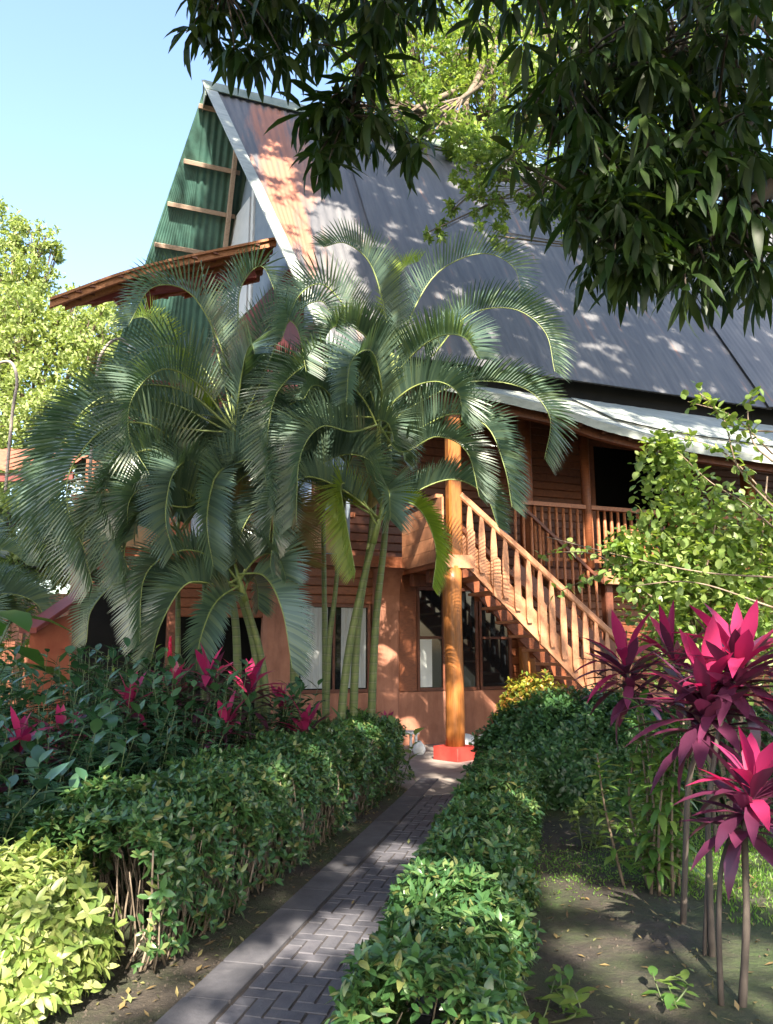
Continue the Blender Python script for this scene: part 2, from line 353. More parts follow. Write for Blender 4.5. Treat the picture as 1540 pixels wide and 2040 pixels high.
# ------------------------------------------------------------------ house
SL = math.radians(60.0)
AP = at(410, 166, 15.5)                            # apex of the gable end
NR = -Vv * math.sin(SL) + ZUP * math.cos(SL); NL = Vv * math.sin(SL) + ZUP * math.cos(SL)
DR = -Vv * math.cos(SL) - ZUP * math.sin(SL); DL = Vv * math.cos(SL) - ZUP * math.sin(SL)   # down the slopes
def onroof(px, py):
    q = onplane(px, py, AP, NR); return float((q - AP) @ U), float((q - AP) @ DR)
def onleft(px, py):
    q = onplane(px, py, AP, NL); return float((q - AP) @ U), float((q - AP) @ DL)
def roof_tin():
    m = bpy.data.materials.new('weathered tin'); t, b = nodes(m); tc = N(t, "ShaderNodeTexCoord")
    def dot(vec, off):
        d = N(t, "ShaderNodeVectorMath", operation='DOT_PRODUCT'); d.inputs[1].default_value = tuple(vec)
        s = N(t, "ShaderNodeMath", operation='ADD'); s.inputs[1].default_value = off
        t.links.new(tc.outputs["Object"], d.inputs[0]); t.links.new(d.outputs["Value"], s.inputs[0]); return s.outputs[0]
    base = np.array(HOUSE['_b'])
    su = dot(U, float((base - AP) @ U)); sd_ = dot(DR, float((base - AP) @ DR))
    cv = N(t, "ShaderNodeCombineXYZ"); t.links.new(su, cv.inputs[0]); t.links.new(sd_, cv.inputs[1])
    mp = N(t, "ShaderNodeMapping"); mp.inputs["Scale"].default_value = (3.2, .32, 1); t.links.new(cv.outputs[0], mp.inputs[0])
    nz = noise(t, 1.6, 6, mp.outputs[0], .65); n2 = noise(t, .5, 4, cv.outputs[0])
    c = ramp(t, nz, [(.3, (.088, .090, .102)), (.7, (.165, .163, .168))])
    c = mixc(t, .35, c, ramp(t, n2, [(.35, (.7, .7, .74)), (.65, (1.15, 1.13, 1.1))]), 'MULTIPLY')
    # rust streaks that follow the sheets near the rake
    def streak(u0, wd, d0, d1):
        a = N(t, "ShaderNodeMath", operation='SUBTRACT'); a.inputs[1].default_value = u0; t.links.new(su, a.inputs[0])
        ab = N(t, "ShaderNodeMath", operation='ABSOLUTE'); t.links.new(a.outputs[0], ab.inputs[0])
        k = N(t, "ShaderNodeMapRange"); k.inputs[1].default_value = wd * 1.25; k.inputs[2].default_value = wd * .2; t.links.new(ab.outputs[0], k.inputs[0])
        e = N(t, "ShaderNodeMapRange"); e.inputs[1].default_value = d1; e.inputs[2].default_value = d1 - 1.6; t.links.new(sd_, e.inputs[0])
        f = N(t, "ShaderNodeMapRange"); f.inputs[1].default_value = d0; f.inputs[2].default_value = d0 + .5; t.links.new(sd_, f.inputs[0])
        x = N(t, "ShaderNodeMath", operation='MULTIPLY'); t.links.new(k.outputs[0], x.inputs[0]); t.links.new(e.outputs[0], x.inputs[1])
        y = N(t, "ShaderNodeMath", operation='MULTIPLY'); t.links.new(x.outputs[0], y.inputs[0]); t.links.new(f.outputs[0], y.inputs[1])
        z = N(t, "ShaderNodeMath", operation='MULTIPLY_ADD'); z.inputs[1].default_value = 1.0; t.links.new(y.outputs[0], z.inputs[0])
        q = N(t, "ShaderNodeMath", operation='SUBTRACT'); q.inputs[1].default_value = .50; mm = N(t, 'ShaderNodeMath', operation='MULTIPLY_ADD'); mm.inputs[1].default_value = 2.6; mm.inputs[2].default_value = -.80; t.links.new(nz, mm.inputs[0]); t.links.new(mm.outputs[0], q.inputs[0]); t.links.new(q.outputs[0], z.inputs[2])
        s = ramp(t, z.outputs[0], [(.25, (0, 0, 0)), (.85, (.9, .9, .9))]); return s
    u1 = .5 * (onroof(530, 290)[0] + onroof(600, 430)[0]); u2 = .5 * (onroof(568, 290)[0] + onroof(605, 350)[0])
    c = mixc(t, streak(u1, .62, .2, onroof(640, 500)[1] + 1.2), c, (.35, .14, .08))
    c = mixc(t, streak(u2 + .25, .30, .5, onroof(610, 400)[1] + 1.0), c, (.30, .16, .115))
    t.links.new(c, b.inputs["Base Color"]); b.inputs["Roughness"].default_value = .55; b.inputs["Metallic"].default_value = .15; b.inputs["Specular IOR Level"].default_value = .4
    bump(t, b, nz, .15, .02); return m
HOUSE = thing('wooden_house', 'tall timber house with a steep tin A-frame roof and green gable underside', 'house', HP(0, 1.67, 0))
M['tin'] = roof_tin()
def porch_mat():
    m = plain('pale tin', (.25, .28, .26), (.40, .42, .39), 2.2, .5, .1, 20, (.5, 5, 5, -HROT), spec=.4, metal=.1); return m
M['porch_tin'] = porch_mat()
EAVE_D = onroof(1150, 762)[1]                      # slope length from ridge to eave
def sheet(g, u0t, u0b, u1, d0, d1, D, Nn, wl, amp, lift=0, nd=2, th=.004):
    """corrugated sheet on a slope: along U from a slanted edge to u1, down D from d0 to d1"""
    us = np.arange(0, u1 - min(u0t, u0b), wl / 4); ds = np.linspace(d0, d1, nd)
    G = np.zeros((len(us), nd, 3)); H = np.zeros_like(G)
    for j, d in enumerate(ds):
        f = (d - d0) / (d1 - d0); u0 = u0t + (u0b - u0t) * f
        uu = np.maximum(us + min(u0t, u0b), u0)
        h = amp * np.sin(uu / wl * 2 * math.pi) + lift
        G[:, j] = AP + U * uu[:, None] + D * d + Nn * h[:, None]; H[:, j] = G[:, j] - Nn * th
    g.grid(G); g.grid(H[::-1])
rk = onroof(598, 573); rk_b = rk[0] / rk[1] * EAVE_D        # rake leans along the slope
lk = onleft(245, 655); lk_b = lk[0] / lk[1] * 9.5
s1 = .5 * (onroof(700, 380)[0] + onroof(762, 500)[0]); s2 = .5 * (onroof(1400, 650)[0] + onroof(1500, 760)[0])
g = Geo(); sheet(g, 0, rk_b, s1 + .15, 0, EAVE_D, DR, NR, .19, .016); g.build('roof_sheet', M['tin'], HOUSE, True)
g = Geo(); sheet(g, s1, s1, s2 + .15, 0, EAVE_D, DR, NR, .15, .0035, .045, th=.03); o = g.build('roof_sheet', M['tin'], HOUSE, True)
g = Geo(); sheet(g, s2, s2, s2 + 18, 0, EAVE_D, DR, NR, .15, .0035, .09, th=.03); g.build('roof_sheet', M['tin'], HOUSE, True)
g = Geo(); sheet(g, 0, lk_b, 26, 0, 9.5, DL, NL, .165, .02, -.02); g.build('gable_underside', M['green_tin'], HOUSE, True)
# rake trim, ridge cap
g = Geo(); a = AP + NR * .03; b = AP + U * rk_b + DR * EAVE_D + NR * .03
g.prism([a - U * .10 + NR * .03, a + U * .16 + NR * .03, b + U * .16 + NR * .03, b - U * .05 + NR * .03], -NR * .03)
g.build('rake_trim', M['porch_tin'], HOUSE)
g = Geo(); c = AP
for D, Nn in ((DR, NR), (DL, NL)):
    q = [AP - U * .06 + Nn * .07, AP + U * 26 + Nn * .13, AP + U * 26 + D * .42 + Nn * .13, AP - U * .02 + D * .42 + Nn * .07]; g.prism(q, -Nn * .02)
g.prism([AP - U * .03 - ZUP * .05 , AP - U * .03 + DR * .62 , AP - U * .03 + DL * .62], U * .02)
g.build('ridge_cap', M['green_cap'], HOUSE)
# purlins under the left slope, gable wall, rafter
GWL = onleft(455, 420)[0]; GWR = rk_b + .06; GW = GWL
for (xa, ya, xb, yb) in ((395, 213, 430, 219), (365, 325, 478, 342), (333, 410, 450, 424), (307, 491, 440, 505)):
    d = .5 * (onleft(xa, ya)[1] + onleft(xb, yb)[1]); u0 = onleft(xa, ya)[0]
    g = Geo(); g.cbox(AP + U * (u0 + GW + .15) / 2 + DL * d - NL * .10, NL * .06, DL * .05, U * (GW + .15 - u0) / 2); g.build('purlin', M['wood_purlin'], HOUSE)
for d in (6.9, 7.9):
    g = Geo(); g.cbox(AP + U * (lk_b * d / 9.5 + GW + .3) / 2 + DL * d - NL * .10, NL * .06, DL * .05, U * (GW - lk_b * d / 9.5) / 2); g.build('purlin', M['red_beam'], HOUSE)
g = Geo(); g.cbox(AP + U * GW + DL * 4.6 - NL * .16, U * .05, NL * .09, DL * 4.4); g.build('rafter', M['wood_purlin'], HOUSE)
zr = AP[2]; va = float((AP - O) @ Vv); ua = float((AP - O) @ U); gu = ua + GW + .12; gsl = (GWL - GWR) / 5.5; gmid = ua + (GWL + GWR) / 2
GU = lambda v: gmid + gsl * (v - va)
g = Geo()
hw = lambda z: (zr - z) / math.tan(SL) - .12
P_ = [HP(gu, va - hw(2.9), 2.9), HP(gu, va + hw(2.9), 2.9), HP(gu, va, zr - .3)]
P_[0] = HP(gu, va - hw(6.2), 2.9); P_ = [HP(GU(v), v, z) for v, z in ((va - hw(6.2), 2.9), (va + hw(6.2), 2.9), (va + hw(6.2), 6.2), (va, zr - .25), (va - hw(6.2), 6.2))]
g.prism(P_, U * .08); g.build('gable_wall', M['blue_wall'], HOUSE)
def gablebox(name, mat, px0, px1, py0, py1, off, th):
    pn = -U; p0 = HP(gu - off, 0, 0)
    q = [onplane(x, y, p0, U) for x, y in ((px0, py0), (px1, py0), (px1, py1), (px0, py1))]
    g = Geo(); g.prism(q, U * th); return g.build(name, mat, HOUSE)
def gp(px, py, off):                               # a point on the gable wall, as (v, z)
    q = onplane(px, py, HP(GU(va), va, 0), norm(U - Vv * gsl)); return float((q - O) @ Vv), float(q[2])
va0, za0 = gp(465, 440, .05); va1, za1 = gp(502, 440, .05)
zt = gp(500, 398, .05)[1]
GD = norm(Vv + U * gsl); GN = np.cross(GD, ZUP); GN = GN * -np.sign(GN @ U)
def gbox(g, v0, v1, o0, o1, z0, z1, bev=.005): c = HP(GU((v0 + v1) / 2), (v0 + v1) / 2, (z0 + z1) / 2) + GN * (o0 + o1) / 2; g.cbox(c, GD * abs(v1 - v0) / 2, ZUP * (z1 - z0) / 2, GN * abs(o1 - o0) / 2, bev=bev)
g = Geo(); gbox(g, va1, va0, .004, .07, zr - 5.2, zt); sh = g.build('shutter', M['shutter'], HOUSE)
g = Geo(); gbox(g, va1 - .20, va1 - .06, .004, .05, zr - 5.2, zt + .2); g.build('window_frame', M['white_paint'], HOUSE)
g = Geo(); gbox(g, va - 2.75, va + 2.75, .005, .06, 5.9, zr - 5.25); gbox(g, va - 3.75, va - 2.76, .005, .055, 5.9, zr - 6.8); g.build('upper_wall', M['red_beam'], HOUSE)
# awning over the gable balcony
va_n = va - 2.55
q0 = onv(100, 592, va_n); q1 = onv(290, 527, va_n); q2 = onv(552, 471, va_n)
AW = thing('awning', 'red brown timber awning jutting left from the gable below the green tin', 'awning', HP(q1[0], va, q1[1]))
ctr = spline([(q0[0], q0[1], 0), (q1[0], q1[1], 0), (q2[0], q2[1], 0)], 14)
g = Geo()
adep = lambda i: .25 + 1.45 * min(1, i / 13 * 1.5)
top = np.array([[HP(c[0], v, c[1]) for v in (va_n, va_n + adep(i))] for i, c in enumerate(ctr)]); g.grid(top); g.grid((top - ZUP * .05)[::-1])
g.grid(np.stack([top[:, 0], top[:, 0] - ZUP * .05], 1)); g.build('tile_layer', M['wood_awning'], AW)
for k, v in enumerate(np.linspace(va_n + .08, va_n + 1.6, 6)):
    g = Geo(); P = np.array([HP(c[0], v, c[1] - .11) for i, c in enumerate(ctr) if v <= va_n + adep(i)])
    for i in range(len(P) - 1):
        d = P[i + 1] - P[i]; g.box((P[i] + P[i + 1]) / 2, d / 2 * 1.02, Vv * .035, ZUP * .055)
    g.build('rafter', M['wood_awning'], AW)
for t in np.linspace(.08, .95, 9):
    c = ctr[int(t * 13)]; e = adep(int(t * 13)); g = Geo(); g.box(HP(c[0], va_n + e / 2, c[1] - .075), U * .05, Vv * (e / 2 - .01), ZUP * .018); g.build('batten', M['wood_dark'], AW)
for t in (.55,):
    c = ctr[int(t * 13)]; g = Geo(); g.box(HP(c[0], va_n + .85, c[1] - .25), U * .06, Vv * .8, ZUP * .09); g.build('beam', M['red_beam'], AW)
c = onv(445, 548, va_n + .5); c0 = onv(140, 600, va_n + .5)
g = Geo(); a, b = HP(c0[0], va_n + .5, c0[1]), HP(c[0] + .6, va_n + .5, c[1] + .12); d = b - a; g.cbox((a + b) / 2, Vv * .06, norm(np.cross(d, Vv)) * .09, d / 2); g.build('beam', M['red_beam'], AW)
b0 = onv(226, 588, va_n + .5); b1 = onv(262, 630, va_n + .5)
g = Geo(); a, b = HP(b0[0], va_n + .5, b0[1]), HP(b1[0], va_n + .5, b1[1]); d = b - a; g.cbox((a + b) / 2, Vv * .05, norm(np.cross(d, Vv)) * .06, d / 2); g.build('brace', M['red_beam'], AW)

# walls of the house ------------------------------------------------
H = HOUSE; V0 = 1.67
part_box('base_wall', M['stucco'], H, -2.42, 9.5, V0, V0 + .2, -.1, .85)
def boards(name, mat, u0, u1, v, z0, z1, bh=.14, parent=None):
    g = Geo(); z = z0
    while z < z1 - .01:
        h = min(bh, z1 - z); g.cbox(HP((u0 + u1) / 2, v + .02, z + h / 2), Vv * .02, ZUP * (h / 2 - .004), U * (u1 - u0) / 2, bev=.012); z += h
    return g.build(name, mat, parent or H)
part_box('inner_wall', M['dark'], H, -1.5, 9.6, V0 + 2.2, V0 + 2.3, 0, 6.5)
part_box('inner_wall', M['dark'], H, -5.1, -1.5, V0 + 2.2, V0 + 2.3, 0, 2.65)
part_box('upper_floor', M['wood_dark'], H, -5.2, 9.6, V0 - .02, V0 + 2.2, 2.66, 2.86)
boards('lintel', M['wood_siding'], -1.86, -.64, V0 - .03, 2.24, 2.84)
part_box('storey_beam', M['wood_siding'], H, -5.25, .1, V0 - .12, V0 - .02, 2.84, 3.02, bev=.012)
# piers with a rounded shoulder
def pier(u0, u1, z1=2.84):
    g = Geo(); hbox(g, u0, u1, V0 - .10, V0 + .15, 0, z1 - .25, bev=.05)
    P = []
    for k in range(9):
        a = k / 8 * math.pi / 2; P.append(HP(0, V0 - .10 - .32 * (1 - math.cos(a)) , z1 - .55 + .52 * math.sin(a)))
    q = [HP(u0 + .01, V0 + .1, z1 - .7)] + [HP(u0 + .01, V0 - .105, z1 - .7)] + [p + U * (u0 + .01) for p in P] + [HP(u0 + .01, V0 + .1, z1 - .03)]
    g.prism(q, U * (u1 - u0 - .02)); g.build('pier', M['stucco'], H)
pier(-.64, -.19); pier(-2.42, -1.9)
for u_ in (-5.1, -3.75):
    part_box('terrace_post', M['wood_dark'], H, u_ - .08, u_ + .08, V0 - .02, V0 + .14, 0, 2.84, bev=.02)
part_box('jamb', M['wood_siding'], H, -.18, .14, V0 - .02, V0 + .1, .86, 2.66, bev=.01)
def window(u0, u1, z0, z1, v=V0, drape=None, mull=(), mat='glass', rail=None):
    f = Geo()
    for (a, b, c, d) in ((u0, u0 + .05, z0, z1), (u1 - .05, u1, z0, z1), (u0 + .05, u1 - .05, z0, z0 + .05), (u0 + .05, u1 - .05, z1 - .05, z1)): hbox(f, a, b, v - .01, v + .06, c, d, bev=.006)
    for m_ in mull: hbox(f, m_ - .02, m_ + .02, v, v + .05, z0 + .05, z1 - .05, bev=.006)
    if rail: hbox(f, u0 + .05, u1 - .05, v + .002, v + .045, rail - .02, rail + .02)
    w_ = f.build('window', M['wood_dark'], H)
    p = Geo(); hbox(p, u0 + .05, u1 - .05, v + .025, v + .03, z0 + .05, z1 - .05); p.build('pane', M[mat], w_)
    if drape:
        c = Geo(); us = np.linspace(u0 + .06, u1 - .06, 60)
        G = np.array([[HP(u_, v + .13 + .025 * math.sin(u_ * 60), z) for z in (z0 + .06, z1 - .06)] for u_ in us]); c.grid(G); c.build('curtain', M[drape], w_)
window(-1.88, -.66, .86, 2.24, mat='pane_clear' if 'pane_clear' in M else 'glass', mull=(-1.27,))
for (a, b) in ((-1.80, -1.38), (-1.15, -.74)):
    g = Geo(); us = np.linspace(a, b, 50); G = np.array([[HP(u_, V0 + .015 + .008 * math.sin(u_ * 70), z) for z in (.93, 2.18)] for u_ in us]); g.grid(G); g.build('curtain', M['curtain'], H, True)
window(.15, .66, .86, 2.55, rail=1.72)
g = Geo(); hbox(g, .21, .42, V0 + .008, V0 + .02, .92, 1.69); g.build('glare', M['pale_glare'], H)  # pale panel standing in for the bright reflection in the pane
window(.68, 1.28, .86, 2.55); window(1.30, 1.92, .86, 2.55, rail=1.72)
boards('siding', M['wood_siding'], 1.93, 9.5, V0 + .05, .85, 2.66)
boards('siding', M['wood_siding'], -3.7, -2.42, V0 - .02, 2.0, 2.84)
part_box('shade_panel', M['wood_tan'], H, -5.2, -3.9, V0 - .16, V0 - .125, 2.98, 3.62, bev=.01)
part_box('shade_panel', M['wood_tan'], H, -3.1, -1.1, V0 - .16, V0 - .125, 3.03, 3.62, bev=.01)
part_box('parapet_cap', M['wood_siding'], H, -5.25, -1.0, V0 - .2, V0 - .05, 3.62, 3.70, bev=.01)
for u_ in (-3.9, -3.62, -3.36, -3.1):
    g = Geo(); hbox(g, u_ - .02, u_ + .02, V0 - .15, V0 - .11, 3.02, 3.62); g.build('baluster', M['wood_tan'], H)
for u_ in (-1.55,):
    g = Geo(); hbox(g, u_ - .06, u_ + .06, V0 + .02, V0 + .14, 3.0, 6.2, bev=.02); g.build('upper_post', M['wood_siding'], H)
g = Geo(); hbox(g, -.95, -.9, V0 + 1.2, V0 + 1.25, 0, 2.6); 
# second storey wall behind the porch
VB = 2.30
boards('porch_wall', M['wood_dark'], -1.5, 4.22, VB, 2.9, 6.3, .15)
boards('porch_wall', M['wood_dark'], 6.1, 9.6, VB, 2.9, 6.3, .15)
boards('porch_wall', M['wood_dark'], 4.22, 6.1, VB, 5.55, 6.3, .15)
g = Geo(); hbox(g, 4.12, 4.22, VB - .06, VB, 2.9, 5.6); hbox(g, 6.1, 6.2, VB - .06, VB, 2.9, 5.6); hbox(g, 4.22, 6.1, VB - .06, VB - .003, 5.5, 5.6); g.build('door_frame', M['wood_dark'], H)
part_box('eave_gap_shade', M['dark'], H, -1.2, 9.6, 1.62, 1.68, 5.9, 6.6)  # near-black strip painting the shade in the gap under the eave
# landing in front of the stairs
g = Geo(); hbox(g, -.16, .34, -.05, V0 - .13, 2.72, 2.88, bev=.01); g.build('landing_floor', M['wood_siding'], H)
g = Geo()
for k in range(5): hbox(g, -.17, -.135, -.03, V0 - .14, 2.80 + k * .19, 2.985 + k * .19, bev=.006)
g.build('landing_panel', M['wood_panel'], H)
part_box('panel_cap', M['wood_panel'], H, -.20, -.08, .11, V0 - .13, 3.755, 3.81, bev=.01)
part_box('panel_trim', M['wood_stair'], H, -.19, .30, -.14, -.065, 2.69, 2.88, bev=.012)
for v_ in (.55, 1.2): part_box('joist', M['wood_dark'], H, -.12, .3, v_, v_ + .13, 2.52, 2.71)
# corner post: round log below, square above, red plinth
g = Geo(); zz = np.linspace(.18, 2.72, 12); g.tube([HP(.0 + .012 * math.sin(z * 2), 0, z) for z in zz], .142 - .01 * np.sin(zz * 1.3), 20); pst = g.build('post', M['wood_post'], H, True)
g = Geo(); r_ = np.array([1, 1, 0]) / math.sqrt(2) * .225; q_ = np.array([1, -1, 0]) / math.sqrt(2) * .225; g.cbox(HP(0, -.02, .10), r_, q_, ZUP * .10, bev=.012); g.build('plinth', M['plinth'], pst)
part_box('upper_post', M['wood_post'], H, -.06, .15, -.075, .10, 2.89, 5.55, bev=.03)
for (px_, v, z0, z1, r, mt) in ((1050, V0 - .1, 0, 2.66, .14, 'wood_post'), (1046, 1.15, 2.9, 5.8, .12, 'wood_siding'), (1165, 1.0, 2.9, 5.45, .085, 'wood_siding')):
    u_ = onv(px_, 1300 if z0 == 0 else 930, v)[0]; g = Geo(); g.tube([HP(u_, v, z0), HP(u_, v, (z0 + z1) / 2), HP(u_, v, z1)], r, 14); g.build('post', M[mt], H, True)
u_ = onv(1492, 1000, 1.0)[0]; part_box('post', M['wood_post'], H, u_ - .1, u_ + .1, .9, 1.1, 2.9, 5.4, bev=.02)
# balcony
BF = 2.86
part_box('balcony_floor', M['wood_siding'], H, 2.2, 9.6, 1.0, VB, 2.70, BF, bev=.01)
part_box('balcony_fascia', M['wood_stair'], H, 3.35, 9.6, .93, .995, 2.64, 2.90, bev=.01)
part_box('balcony_post', M['wood_dark'], H, 3.5, 3.66, 1.1, 1.26, 0, 2.69, bev=.02)
part_box('balcony_post', M['wood_dark'], H, 6.6, 6.76, 1.1, 1.26, 0, 2.69, bev=.02)
RL = Geo(); hbox(RL, 1.7, 9.6, .94, 1.06, 3.93, 4.0, bev=.015); hbox(RL, 2.2, 9.6, .97, 1.03, 3.0, 3.06, bev=.01)
rl = RL.build('balcony_railing', M['wood_rail'], H)
u_ = 2.05; k = 0; bproto = None
while u_ < 9.4:
    if bproto is None:
        g = Geo(); g.tube([HP(u_, 1.0, z) for z in (2.92, 3.2, 3.6, 3.94)], [.026, .034, .034, .026], 8); bproto = g.build('baluster', M['wood_rail'], rl, True)
    else:
        o = bproto.copy(); COL.objects.link(o); o.parent = rl; o.location = tuple(U * (u_ - 2.05))
    u_ += .142
# sloped guard rail beside the stair well
fr = (1.56, 4.03); to = (3.30, 2.66); sl = (to[1] - fr[1]) / (to[0] - fr[0])
g = Geo(); a, b = HP(fr[0], .92, fr[1]), HP(to[0], .92, to[1]); d = b - a; g.cbox((a + b) / 2, Vv * .035, norm(np.cross(d, Vv)) * .03, d / 2); g2 = a - ZUP * 1.25
g.cbox((a + b) / 2 - ZUP * 1.15, Vv * .03, norm(np.cross(d, Vv)) * .10, d / 2); gr = g.build('guard_rail', M['wood_dark'], H)
k = fr[0] + .06
while k < to[0]:
    z = fr[1] + sl * (k - fr[0]); g = Geo(); g.tube([HP(k, .92, z - 1.12), HP(k, .92, z - .02)], .026, 8); g.build('baluster', M['wood_rail'], gr, True); k += .155
# porch roof
el = [onv(x, y, -.42) for x, y in ((1098, 808), (1191, 838), (1278, 861), (1381, 886), (1540, 910))]
el = [(el[0][0] - 2.6, el[0][1] + .22)] + el + [(el[-1][0] + 4, el[-1][1] - .12)]
es = spline([(a, b, 0) for a, b in el], 60)
g = Geo(); G = np.zeros((60, 4, 3))
for i, e in enumerate(es):
    for j, t in enumerate(np.linspace(0, 1, 4)): G[i, j] = HP(e[0], -.42 + 1.85 * t, e[1] + (6.10 - e[1]) * t + .004 * math.sin(i * 2.2))
g.grid(G[::-1]); g.grid(G - ZUP * .03); g.grid(np.stack([G[:, 0] + ZUP * .0, G[:, 0] - ZUP * .13 + Vv * .015], 1)); g.build('porch_roof', M['porch_tin'], H)
g = Geo(); G2 = G[28:, 1:, :] + ZUP * .05 - (G[28:, 1:2, :] - G[28:, 0:1, :]) * .25; g.grid(G2[::-1]); g.grid((G2 - ZUP * .035)); g.build('porch_roof_sheet', M['porch_tin'], H)
g = Geo()
for i in range(4, 58, 6):
    a, b = G[i, 0] + Vv * .1 - ZUP * .09, G[i, 3] - ZUP * .09; d = b - a; g = Geo(); g.box((a + b) / 2, U * .035, norm(np.cross(d, U)) * .05, d / 2); g.build('porch_rafter', M['wood_dark'], H)
g = Geo(); P = np.array([G[i, 0] + Vv * .25 - ZUP * .12 for i in range(0, 60, 5)])
for i in range(len(P) - 1): d = P[i + 1] - P[i]; g.box((P[i] + P[i + 1]) / 2, d / 2, Vv * .05, ZUP * .08)
g.build('porch_beam', M['wood_dark'], H)
# back and right ends close the house
part_box('end_wall', M['wood_siding'], H, 9.6, 9.7, V0, va * 2 - V0, 0, 6.2)
part_box('rear_wall', M['wood_siding'], H, -5.2, 9.7, va * 2 - V0, va * 2 - V0 + .1, 0, 6.2)

# ------------------------------------------------------------------ staircase
def stairs():
    S = thing('staircase', 'pale red wooden staircase climbing left to the landing beside the round post', 'staircase', HP(2.0, .45, 0))
    z_at = lambda u: 2.72 - .917 * (u - .24)        # lower edge of the stringer
    g = Geo()
    for v in (-.02, .80):
        g = Geo(); u0, u1 = .16, 3.0
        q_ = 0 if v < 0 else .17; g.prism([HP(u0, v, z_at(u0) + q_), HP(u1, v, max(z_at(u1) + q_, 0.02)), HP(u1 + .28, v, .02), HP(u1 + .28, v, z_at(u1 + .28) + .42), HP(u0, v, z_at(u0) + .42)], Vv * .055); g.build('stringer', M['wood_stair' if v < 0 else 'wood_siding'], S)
    n = 13
    for i in range(n):
        u_ = .30 + i * .235; z = 2.86 - (i + 1) * .215 + .16
        g = Geo(); g.cbox(HP(u_ + .02, .415, z), U * .14, ZUP * .022, Vv * .375, bev=.01); g.build('tread', M['wood_stair'], S)
    h0 = onv(920, 990, -.03); h1 = onv(1170, 1220, -.03); sl = (h1[1] - h0[1]) / (h1[0] - h0[0]); zh = lambda u: h0[1] + sl * (u - h0[0])
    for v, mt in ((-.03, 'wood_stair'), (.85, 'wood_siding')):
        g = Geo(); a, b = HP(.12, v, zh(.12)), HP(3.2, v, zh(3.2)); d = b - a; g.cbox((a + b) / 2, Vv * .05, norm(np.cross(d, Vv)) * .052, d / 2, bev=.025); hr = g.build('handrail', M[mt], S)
        u_ = .27
        while u_ < 3.15:
            z0, z1 = z_at(u_) + .12, zh(u_) - .02
            vv = v - .015 if v < 0 else v + .015; wd = .054; hb = Vv * .02
            g = Geo(); P = []
            for f, k in ((0, .7), (.08, 1), (.62, .98), (.85, .7), (1, .35)): P.append((z0 + (z1 - z0) * f, wd * k))
            poly = [HP(u_ - k, vv, z) for z, k in P] + [HP(u_ + k, vv, z) for z, k in P[::-1]]
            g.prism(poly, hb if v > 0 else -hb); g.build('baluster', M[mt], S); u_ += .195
        if v < 0:
            for u_, hgt in ((.28, .62), (.70, .60), (1.47, .66), (2.25, .6), (3.0, .9)):
                g = Geo(); zb = z_at(u_) - .02; g.prism([HP(u_ - .06, v - .05, zb + .03), HP(u_ + .06, v - .05, zb - .06), HP(u_ + .06, v - .05, zb + hgt - .05), HP(u_ + .02, v - .05, zb + hgt), HP(u_ - .04, v - .05, zb + hgt - .02), HP(u_ - .06, v - .05, zb + hgt - .06)], Vv * .05); g.build('newel', M['wood_stair'], S)
stairs()

# ------------------------------------------------------------------ hedges
def sprigs(g, pos, nrm, lsize, tpl, wr=.40, up=.45):
    """leaves in little whorls at the shoot tips, and single leaves between them"""
    m = len(pos); k = 6; q = m // 9; A = norm(nrm[:q] * .75 + ZUP * up + rdir(q) * .35); ref = norm(np.cross(A, rdir(q))); bi = np.cross(A, ref); sz = lsize * RNG.uniform(.75, 1.35, q); sh = pos[:q] + A * RNG.uniform(0, .03, (q, 1))
    for i in range(k):
        an = i * 1.12 + RNG.uniform(-.3, .3, q); op = RNG.uniform(.35, 1.0, (q, 1)); D = norm(A * (1.1 - op) + (ref * np.cos(an)[:, None] + bi * np.sin(an)[:, None]) * op); l_ = sz * RNG.uniform(.75, 1.15, q)
        leaves(g, sh, D, norm(A + rdir(q) * .25), l_, l_ * wr * RNG.uniform(.85, 1.15, q), rnd(q, .1, .5), .2, tpl)
    p2, n2 = pos[q:q + m // 3], nrm[q:q + m // 3]; m2 = len(p2); D = norm(n2 * .5 + rdir(m2) * .85 + ZUP * .15); L = lsize * RNG.uniform(.7, 1.3, m2)
    leaves(g, p2, D, norm(n2 + rdir(m2) * .35), L, L * wr, rnd(m2, .05, .45), .22, tpl)
